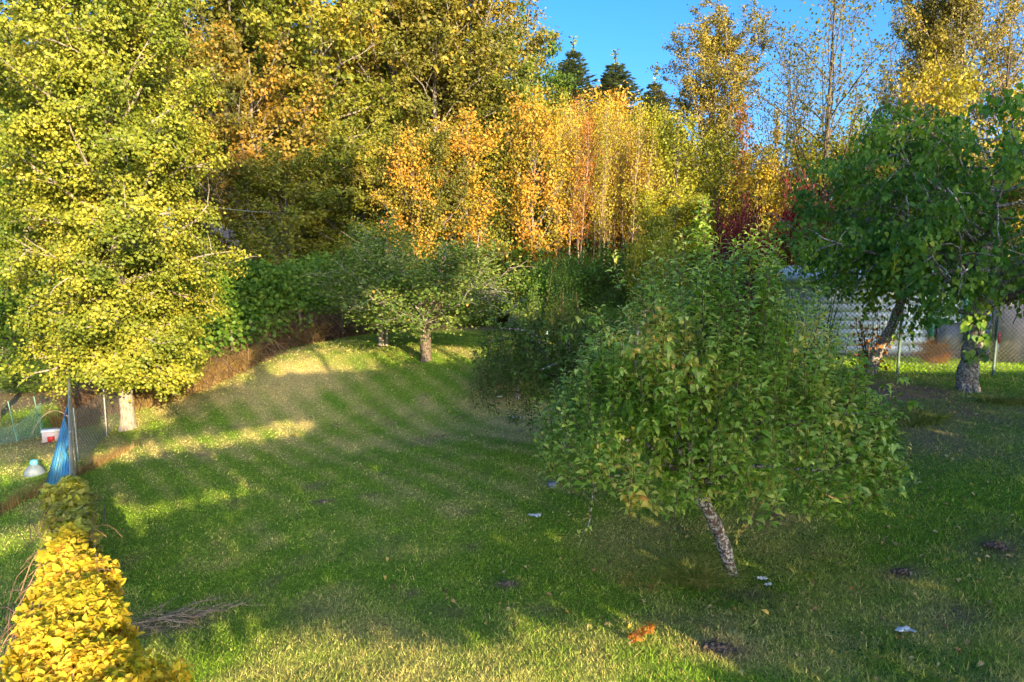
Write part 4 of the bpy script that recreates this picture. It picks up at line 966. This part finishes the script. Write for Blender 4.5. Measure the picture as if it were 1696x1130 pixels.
# ------------------------------------------------------------------ brambles, dead canes and golden grass along the far fence
def along(pts, u):
    pts = np.array(pts); k = u * (len(pts) - 1); i = np.minimum(k.astype(int), len(pts) - 2); f = (k - i)[:, None]; return pts[i] * (1 - f) + pts[i + 1] * f
BL = [P(200, 700, 17.8)[:2], P(300, 670, 18.6)[:2], P(400, 630, 19.9)[:2], P(500, 600, 22.3)[:2], P(640, 560, 25)[:2], P(760, 545, 27)[:2]]
def bramble():
    rng = np.random.default_rng(66); n = 4200; u = rng.random(n); b = along(BL, u) + rng.normal(size=(n, 2)) * [.4, .55] + [-.2, .75]; k = np.linspace(0, 1, 6)[None, :, None]
    a = rng.random(n) * 6.28; L = rng.uniform(.5, 1.6, n); h = rng.uniform(.3, 1.3, n) * (.45 + .7 * u)
    z = H(b[:, 0], b[:, 1]); W_ = np.stack([b[:, 0], b[:, 1], z], 1)[:, None] + np.stack([np.cos(a) * L, np.sin(a) * L * .5, 0 * a], 1)[:, None] * k
    W_[:, :, 2] += (np.sin(k[..., 0] * 2.6) * h[:, None]) + rng.normal(size=(n, 6)) * .03
    W_ = W_ + rng.normal(size=W_.shape) * .03
    V, Q = tubes(W_, np.full((n, 6), .008), 3)
    link('dead_brambles', mesh('dead_brambles', V, Q, M['brush'], rnd=np.repeat(rng.random(n), 18)), label='tangle of brown dead bramble canes along the old wire fence', cat='brambles', kind='stuff')
    # leafy brambles above
    n = 42000; u = rng.random(n); b = along(BL, u) + np.stack([rng.normal(size=n) * .6 - .4, rng.uniform(.1, 4.2, n)], 1)
    lift = (b[:, 1] - along(BL, u)[:, 1] - .6) * .55 + .55; hgt = np.clip(lift + .5 + (fbm(b[:, 0] * .9, b[:, 1] * .9, N1, 3) - .4) * 1.6, .3, 3.2)
    z = H(b[:, 0], b[:, 1]) + hgt - rng.random(n) ** 2 * .6
    p = np.stack([b[:, 0], b[:, 1], z], 1); V, Q = leaves(LF_BROAD, p, rvec(rng, n) - UP * .2, UP * .8 + np.array([0, -.5, 0]) + rvec(rng, n) * .6, rng.uniform(.08, .15, n), rng)
    link('bramble_thicket', mesh('bramble_thicket', V, Q, M['thicket'], rnd=np.repeat(rng.random(n) * .9, 6)), label='low green bramble thicket rising behind the old wire fence', cat='brambles', kind='stuff')
bramble()
def haygrass(center, rx, ry, n, h, label, seed, mat='hay', w=.008, name='dry_grass_clump', bend=.6, rot=0):
    rng = np.random.default_rng(seed); c = np.array(center[:2]); org_ = np.array([c[0], c[1], h1(*c)])
    rr = np.sqrt(rng.random(n)); a = rng.random(n) * 6.283; x = c[0] + np.cos(a) * rr * rx; y = c[1] + np.sin(a) * rr * ry + (x - c[0]) * rot; z = H(x, y)
    hh = h * rng.uniform(.45, 1.2, n); b = a + rng.normal(size=n) * 1.0; ln = hh * rng.uniform(.1, bend * 1.5, n); k = np.linspace(0, 1, 4)
    pts = np.stack([x[:, None] + np.cos(b)[:, None] * ln[:, None] * k ** 2, y[:, None] + np.sin(b)[:, None] * ln[:, None] * k ** 2, z[:, None] + hh[:, None] * (k - .35 * bend * k ** 2)], 2) - org_
    V, Q = tubes(pts, np.full((n, 4), 1.) * (w * np.array([1, .9, .6, .15]))[None], 3)
    link(name, mesh(name, V, Q, M[mat], rnd=np.repeat(rng.random(n), 12)), None, tuple(org_), label, 'grass', None, 'stuff')
haygrass(P(275, 675, 18.2), 1.2, .6, 1400, .75, 'tall golden dry grass just right of the maple trunk', 1, rot=.6)
haygrass(P(340, 650, 19.0), 1.2, .5, 1500, .8, 'lit tuft of golden dry grass by the first old fence post', 2, rot=.7)
haygrass(P(445, 600, 21.3), 1.5, .5, 1700, .8, 'golden dry grass in front of the brown brambles', 3, rot=.7)
haygrass(P(560, 572, 24.0), 1.6, .5, 1200, .75, 'dry grass strip under the dark shrubs left of the apple tree', 4, rot=.5)
haygrass(P(665, 545, 26.0), 1.4, .6, 1200, 1.3, 'tall dry reeds behind the apple trunk', 5)
haygrass(P(125, 715, 16.6), .5, .4, 400, .45, 'orange-brown grass tuft at the far end of the blue fence', 6)
haygrass(P(170, 700, 17.6), 1.0, .5, 900, .8, 'brown dead weeds left of the maple trunk', 7, 'brush')
haygrass(P(108, 790, 12.4), .1, 2.6, 500, .28, 'dry grass fringe growing along the foot of the blue slats', 8, rot=0)
M['tuft'] = leafmat('grass_tuft', [(0, (.07, .16, .02)), (.6, (.18, .27, .04)), (1, (.50, .42, .16))], 2, .1, .3)
gq = G(1150, 968)
haygrass(gq, .30, .16, 520, .42, 'unmown arching grass tuft at the foot of the front pear trunk', 9, 'tuft', .0032, 'grass_tuft', 1.2)
haygrass(G(1060, 975), .35, .15, 34, .5, 'few long dry grass stalks left of the tuft under the pear tree', 10, 'hay', .0028, 'grass_stalks', 1.4)
for i, (px, py, lab) in enumerate([(1520, 700, 'weedy green tuft on the bare soil below the right fence'), (1660, 668, 'green grass tuft right of the stout cherry trunk'), (1490, 690, 'ragged tuft on the bare soil left of the stout cherry')]):
    haygrass(G(px, py), .45, .25, 420, .22, lab, 20 + i, 'tuft', .006, 'grass_tuft', .9)

# ------------------------------------------------------------------ small things
def lump(seed, rx, ry, rz, n=9, jag=.25):
    rng = np.random.default_rng(seed); u = np.linspace(0, math.pi, n); v = np.arange(12) * 2 * math.pi / 12; U_, V_ = np.meshgrid(u, v, indexing='ij')
    r = 1 + (rng.random(U_.shape) - .5) * jag; r[0] = r[0, 0]; r[-1] = r[-1, 0]
    X = np.stack([np.sin(U_) * np.cos(V_) * rx * r, np.sin(U_) * np.sin(V_) * ry * r, np.cos(U_) * rz * r], -1)
    idx = np.arange(n * 12).reshape(n, 12); a = idx[:-1]; b = idx[1:]
    return X.reshape(-1, 3), np.stack([a, b, np.roll(b, -1, 1), np.roll(a, -1, 1)], -1).reshape(-1, 4)
def crumpled(px, py, w, label, seed):
    g = G(px, py); rng = np.random.default_rng(seed); n = 7; xs, ys = np.meshgrid(np.linspace(-1, 1, n), np.linspace(-1, 1, n), indexing='ij')
    V = np.stack([xs * w * .5 + rng.normal(size=xs.shape) * w * .08, ys * w * .3 + rng.normal(size=xs.shape) * w * .08, .03 + rng.random(xs.shape) * w * .22], -1)
    idx = np.arange(n * n).reshape(n, n); Q = np.stack([idx[:-1, :-1], idx[1:, :-1], idx[1:, 1:], idx[:-1, 1:]], -1).reshape(-1, 4)
    keep = rng.random(len(Q)) > .12; V = V.reshape(-1, 3); V2 = np.concatenate([V, V - [0, 0, .004]]); Q = Q[keep]; Q2 = np.concatenate([Q, Q[:, ::-1] + n * n])
    link('litter_scrap', mesh('litter_scrap', V2, Q2, M['plastic_white']), None, tuple(g), label, 'litter')
crumpled(886, 858, .17, 'crumpled white plastic scrap lying on the open lawn', 1)
crumpled(1500, 1050, .17, 'torn white paper scrap in the grass at lower right', 2)
crumpled(854, 694, .22, 'flat white scrap on the grass left of the pear trees', 3)
crumpled(828, 660, .15, 'tiny white scrap on the tan slope', 4)
crumpled(1262, 962, .12, 'small pale scrap beside the front pear trunk', 5)
crumpled(1272, 972, .08, 'second pale scrap right of the front pear trunk base', 6)
g = G(915, 806); link('stone', mesh('stone', *lump(3, .09, .07, .06), M['stone'], smooth=True), None, (g[0], g[1], g[2] + .03), 'pale stone half hidden by low pear leaves', 'stone')
g = G(1218, 1078)
def mound(px, py, r, label, seed):
    g = G(px, py); rng = np.random.default_rng(seed); parts = []
    for k in range(110):
        a = rng.random() * 6.28; q = abs(rng.normal()) * .5; q = min(q, 1.3); e = rng.uniform(.012, .034) * (1.15 - .4 * q)
        V, Q = lump(seed * 200 + k, e, e * .8, e * .7, 5, .7); parts.append((V + [math.cos(a) * q * r, math.sin(a) * q * r * .7, r * .16 * max(0, 1 - q) + rng.uniform(-.01, .01)], Q))
    link('soil_mound', mesh('soil_mound', *join(parts), M['soilm']), None, (g[0], g[1], g[2]), label, 'soil mound', None, 'stuff')
M['soilm'] = simple('loose_soil', (.06, .043, .03), (.15, .12, .10), 25, .95, .9)
mound(1185, 1074, .20, 'crumbly soil mound near the bottom edge below the pear tree', 1); mound(1650, 905, .2, 'dark soil mound at the right edge', 2)
mound(1495, 948, .12, 'small grey soil mound right of the pear tree', 3); mound(840, 968, .09, 'small grey earth heap on the open lawn', 4); mound(1285, 857, .13, 'low earth heap under the right twigs of the pear tree', 5)
mound(535, 832, .07, 'tiny dark earth heap in the middle of the mown lawn', 6)
# raked heap of dry twigs
g = G(275, 1032); rng = np.random.default_rng(2); n = 85; c = rng.normal(size=(n, 2)) * [.30, .10]; c[:, 1] += c[:, 0] * .35; a = rng.normal(size=n) * .6 + .45; L = rng.uniform(.12, .5, n); k = np.linspace(0, 1, 4)[None, :, None]
W_ = np.stack([c[:, 0], c[:, 1], .02 + rng.random(n) * .07], 1)[:, None] + np.stack([np.cos(a) * L, np.sin(a) * L, rng.normal(size=n) * .05], 1)[:, None] * k + rng.normal(size=(n, 4, 3)) * .008
V, Q = tubes(W_, np.full((n, 4), .0032), 4); link('twig_heap', mesh('twig_heap', V, Q, M['wood']), None, tuple(g), 'raked heap of thin grey twigs on the lawn beside the golden vine', 'twigs', None, 'stuff')
# withered rust-coloured sprig
g = G(1058, 1066); rng = np.random.default_rng(6); t = thing('withered_sprig', tuple(g + [0, 0, .02]), 'withered rust-red leafy sprig lying in the lit grass', 'sprig')
link('stem', mesh('sprig_stem', *lathe_branch([(-.12, -.08, .03), (0, 0, .06), (.14, .10, .09)], .006, .003, 6), M['bark_twig']), t)
n = 34; u = rng.random(n); q = np.stack([-.1 + .24 * u, -.07 + .17 * u, .05 + .05 * u], 1) + rng.normal(size=(n, 3)) * .015
put_leaves('curl', LF_CURL, 'rust', q, rvec(rng, n) + [.6, .4, .6], rvec(rng, n), rng.uniform(.05, .09, n), rng.uniform(.3, 1, n), t)
# thin blue stake
g = G(905, 592); q = P(905, 575, 17.5); z = h1(q[0], 17.5)
link('stake', mesh('stake', *tubes(np.array([(0, 0, -.1), (0, 0, .6), (.01, 0, P(905, 548, 17.5)[2] - z)]), np.array([.03, .03, .03]), 8), simple('pale_blue_pipe', (.25, .48, .6), (.32, .55, .66), 5, .4, 0), smooth=True), None, (q[0], 17.5, z), 'thin pale blue pipe standing left of the pear tree crown', 'stake')

# ---- neighbour's yard left of the blue fence
g = G(58, 786)
t = thing('garden_cover', tuple(g), 'grey-blue rounded garden cap with a knob on the neighbouring lawn', 'garden ornament')
link('body', mesh('cover_body', *tubes(np.array([(0, 0, -.03), (0, 0, .04), (0, 0, .13), (0, 0, .22), (0, 0, .24)]), np.array([.18, .20, .15, .06, .01]), 12), M['stone'], smooth=True), t)
link('knob', mesh('cover_knob', *tubes(np.array([(0, 0, .2), (0, 0, .22), (0, 0, .29), (0, 0, .31)]), np.array([.05, .075, .07, .01]), 10), simple('teal_cap', (.08, .30, .42), (.12, .36, .48), 5, .4, 0), smooth=True), t)
q = G(86, 730); t = thing('crate', tuple(q), 'pale cardboard box with a red corner by the far end of the blue fence', 'box', None, .5)
link('box', mesh('crate_box', *boxes([(0, 0, .12, .34, .26, .24)]), simple('pale_cardboard', (.5, .42, .4), (.6, .5, .48), 5, .8, .1)), t)
link('flap', mesh('crate_flap', *boxes([(0, -.14, .07, .14, .02, .12)]), M['red_plastic']), t)
link('lid', mesh('crate_lid', *boxes([(0, 0, .255, .37, .29, .03)]), M['plastic_white']), t)
# sagging green net fence
def netfence():
    A_ = G(-60, 748)[:2]; B_ = G(72, 722)[:2]; D_ = nz(B_ - A_); L = np.linalg.norm(B_ - A_); org_ = np.array([*A_, h1(*A_)]); t = thing('net_fence', tuple(org_), 'sagging green garden netting strung between thin pegs in the left yard', 'fence')
    tp = lambda s: .75 - .35 * np.sin(np.clip(s / L, 0, 1) * math.pi) ** 1 + .05 * np.sin(s * 5)
    for s in np.linspace(0, L, 4):
        q = A_ + D_ * s; z = h1(*q) - org_[2]; link('peg', mesh('net_peg', *tubes(np.array([(q[0] - A_[0], q[1] - A_[1], z - .1), (q[0] - A_[0] - .15, q[1] - A_[1], z + .95)]), np.array([.014, .012]), 6), M['net']), t)
    W_ = []
    for i in range(60):
        s = np.full(6, L * i / 59); h = np.linspace(0, 1, 6) * tp(s); q = A_ + D_ * s[:, None]; W_.append(np.stack([q[:, 0] - A_[0], q[:, 1] - A_[1], H(q[:, 0], q[:, 1]) - org_[2] + h], 1))
    V1 = tubes(np.array(W_), np.full((60, 6), .004), 3); W_ = []
    for i in range(12):
        s = np.linspace(0, L, 30); q = A_ + D_ * s[:, None]; W_.append(np.stack([q[:, 0] - A_[0], q[:, 1] - A_[1], H(q[:, 0], q[:, 1]) - org_[2] + tp(s) * i / 11], 1))
    V2 = tubes(np.array(W_), np.full((12, 30), .004), 3); link('netting', mesh('netting', *join([V1, V2]), M['net']), t, kind='stuff')
netfence()
g = G(92, 722); k = np.linspace(0, 1, 12)
link('hose', mesh('hose', *tubes(np.stack([-.55 + 1.0 * k, .1 * k, .05 + .55 * np.sin(k * 2.9) ** .8], 1), np.full(12, .016), 6), M['orange_hose'], smooth=True), None, tuple(g), 'arched tan hose behind the far end of the blue fence', 'hose')
q = P(-6, 700, 17.5); t = thing('white_stem_tree', (q[0], 17.5, h1(q[0], 17.5)), 'slim pale-barked trunk cut by the left edge of the picture', 'tree')
link('trunk', mesh('edge_trunk', *lathe_branch([(0, 0, -.2), (.03, 0, 1), (-.05, 0, 2.4), (.0, 0, 4.5)], .11, .07, 9), M['bark_pale'], smooth=True), t)
geo = tree_geo(401, 8, 3.0, 1.9, 'round', 18, .6, 7, 7000, .12, .25, .06, tpl=LF_Q); link('limbs', mesh('edge_limbs', *geo[1], M['bark_pale'], smooth=True), t); link('crown', mesh('edge_crown', *geo[2][:2], M['dark_green'], rnd=geo[2][2]), t)

# ---- buildings glimpsed in the wood
def shed(px, py, w, h, Y, label, wallm, ridge, name, windows=0):
    q = P(px, py, Y); z = h1(q[0], Y); hh = q[2] - z; t = thing(name, (q[0], Y, z), label, 'building')
    link('wall', mesh(name + '_wall', *boxes([(0, 0, hh / 2, w, 3, hh)]), M[wallm]), t)
    rv = np.array([(-w / 2 - .2, -1.8, hh), (0, -1.8, hh + ridge), (w / 2 + .2, -1.8, hh), (-w / 2 - .2, 1.8, hh), (0, 1.8, hh + ridge), (w / 2 + .2, 1.8, hh)]); rv2 = rv + [0, 0, .1]
    link('roof', mesh(name + '_roof', np.concatenate([rv, rv2]), np.array([(0, 1, 4, 3), (1, 2, 5, 4), (6, 9, 10, 7), (7, 10, 11, 8), (0, 6, 7, 1), (1, 7, 8, 2), (3, 4, 10, 9), (4, 5, 11, 10), (0, 3, 9, 6), (2, 8, 11, 5)]), M['roofing']), t)
    gv = np.array([(-w / 2, -1.5, hh), (w / 2, -1.5, hh), (.05, -1.5, hh + ridge), (-.05, -1.5, hh + ridge)]); gv = np.concatenate([gv, gv + [0, .1, 0]])
    link('gable', mesh(name + '_gable', gv, np.array([(0, 1, 2, 3), (4, 7, 6, 5)]), M[wallm]), t)
    for i in range(windows):
        x = -w / 2 + (i + .5) * w / windows; wn_ = link('window', mesh('window', *boxes([(x, -1.52, hh * .6, .9, .06, .9)]), M['plastic_white']), t)
        link('pane', mesh('pane', *boxes([(x, -1.56, hh * .6, .75, .02, .75)]), M['glass']), wn_)
shed(450, 372, 6.5, 3, 36, 'pinkish house wall glimpsed through the dark trees right of the maple', 'pink_wall', 1.2, 'house', 3)
shed(875, 520, 1.6, 2, 27.5, 'small grey gabled shed in the shade right of the apple tree', 'grey_wall', .7, 'shed')
# overhead cables
for i, (a, b, lab) in enumerate([(P(330, 340, 24), P(640, 322, 30), 'upper thin overhead cable crossing the dark gap right of the maple'), (P(250, 428, 22), P(560, 388, 30), 'middle overhead cable sloping behind the maple towards the dark trees'), (P(-20, 448, 22), P(520, 400, 30), 'lower overhead cable passing behind the maple')]):
    k = np.linspace(0, 1, 16)[:, None]; pts = a + (b - a) * k - UP * .5 * np.sin(k * 3.14159)
    link('overhead_cable', mesh('overhead_cable', *tubes(pts - a, np.full(16, .012), 5), M['galv']), None, tuple(a), lab, 'cable', 'overhead cables')

# ------------------------------------------------------------------ unseen trees added behind the camera, crowns shaped to shade the lawn
def is_lit(X, Y, uu):
    """hand-set ground areas to stay sunlit; the added crowns leave gaps for them"""
    lit = (Y < 6.7 + .2 * np.sin(X * 1.7)) & (X < 1.7 + .5 * np.sin(Y * 9))
    lit |= (uu < -.05) & (uu > -.8) & (Y < 11.2)
    c = 10.35 + (X + 6.4) * .86; lit |= (np.abs(Y - c) < .26 - .06 * (X + 6)) & (uu < 1.8) & (uu > -2.5)
    dlo = 13.4 + (X + 8.9) * .60; lit |= (Y > dlo) & (Y < dlo + 1.25 - .22 * (X + 8.9)) & (uu < 4.0)
    lit |= (Y > 16.2) & (uu < .9) & (uu > -.5)
    lit |= (Y > 18) & (uu < 1.5)
    lit |= (Y > 19.8 + .15 * X) & (uu < 3.2)
    lit |= (Y > 19.3) & (Y < 24) & (uu > 5.3) & (uu < 8.0)
    lit |= (Y > 19.3 + .1 * X) & (Y < 20.8 + .1 * X) & (uu > 3.5) & (uu < 10.5)
    lit |= (Y > 28) & (uu < 3.2)
    lit |= (Y > 51) & (uu < 8)
    lit |= (Y > 16.8) & (Y < 18.8) & (uu > 14.3) & (uu < 21.5)
    lit |= (Y > 24.5) & (uu >= 8) & (uu < 11.5)
    lit |= (Y > 38) & (uu >= 11)
    lit |= (Y < 3.0)
    return lit
def sun_block_trees():
    rng = np.random.default_rng(300); tan = math.tan(SUN_EL); UV = np.array([-SH[1], SH[0]])   # lateral axis, to the right
    n = 280000
    u = rng.uniform(-6.5, 27, n); v = rng.uniform(9.0, 11.0, n); h = rng.uniform(.4, 18.6, n)
    p = np.stack([u * UV[0] + v * SH[0], u * UV[1] + v * SH[1], h], 1)
    # ground point reached by the sun ray through each leaf
    x = p[:, 0].copy(); y = p[:, 1].copy(); z = np.zeros(n)
    for _ in range(10):
        t = (p[:, 2] - z) / tan; x = p[:, 0] - SH[0] * t; y = p[:, 1] - SH[1] * t; z = H(x, y) * .6 + z * .4
    X = x; uu = u
    lit = np.zeros(n, bool)
    for dh in (-.09, 0, .09):                              # a leaf also shades from its top and bottom edge
        Y = y + dh / tan * .87; lit |= is_lit(X, Y, uu + dh * .6)
    k = ~lit; p, u, v, h = p[k], u[k], v[k], h[k]; n = len(p); print('shade leaves', n)  # drop leaves that would shade the areas meant to be sunlit
    cu = np.array([-4.8, -2.0, 4.9, 8.2, 11.8, 15.2, 18.6, 23.5]); own = np.argmin(np.abs(u[:, None] - cu[None] + (rng.random((n, 1)) - .5) * 1.2), 1)
    labs = ['added sun-blocking tree farthest left behind the camera', 'second added sun-blocking tree from the left behind the camera', 'third added sun-blocking tree from the left behind the camera', 'middle added sun-blocking tree behind the camera', 'third added sun-blocking tree from the right behind the camera', 'second added sun-blocking tree from the right behind the camera', 'added sun-blocking tree near the right end of the row behind the camera', 'wide added sun-blocking tree at the far right end of the row behind the camera']
    for i, c0 in enumerate(cu):
        s = own == i; q = p[s]; m = len(q); b = np.array([c0 * UV[0] + 10 * SH[0], c0 * UV[1] + 10 * SH[1], 0.]); b[2] = h1(b[0], b[1])
        t = thing('shade_tree', tuple(b), labs[i], 'tree', 'added sun-blocking trees behind the camera'); q = q - b
        V, Q = leaves(LF_BROAD, q, rvec(rng, m), rvec(rng, m) + np.array([SH[0], SH[1], .3]) * .8, rng.uniform(.13, .20, m), rng)
        link('crown', mesh('sun_block_crown', V, Q, M['dark_green'], rnd=np.repeat(rng.random(m), 6)), t)
        ht = q[:, 2].max() - .5
        link('trunk', mesh('sun_block_trunk', *tubes(np.array([(0, 0, -.3), (.05, 0, ht * .4), (0, 0, ht)]), np.array([.10, .07, .02]), 9), M['bark_grey'], smooth=True), t)
        nb = 9; iz = rng.integers(0, m, nb); e = q[iz]; k3 = np.linspace(0, 1, 4)[None, :, None]; st = np.stack([0 * e[:, 0], 0 * e[:, 0], np.clip(e[:, 2] - .8, .5, ht)], 1)
        Bp = st[:, None] + (e - st)[:, None] * k3; V, Q = tubes(Bp, np.full((nb, 4), 1.) * np.linspace(.022, .006, 4), 5); link('limbs', mesh('sun_block_limbs', V, Q, M['bark_grey'], smooth=True), t)
sun_block_trees()
print('tris', sum(sum(len(p.vertices) - 2 for p in []) for _ in [0]), 'faces', sum(len(m.polygons) for m in bpy.data.meshes))
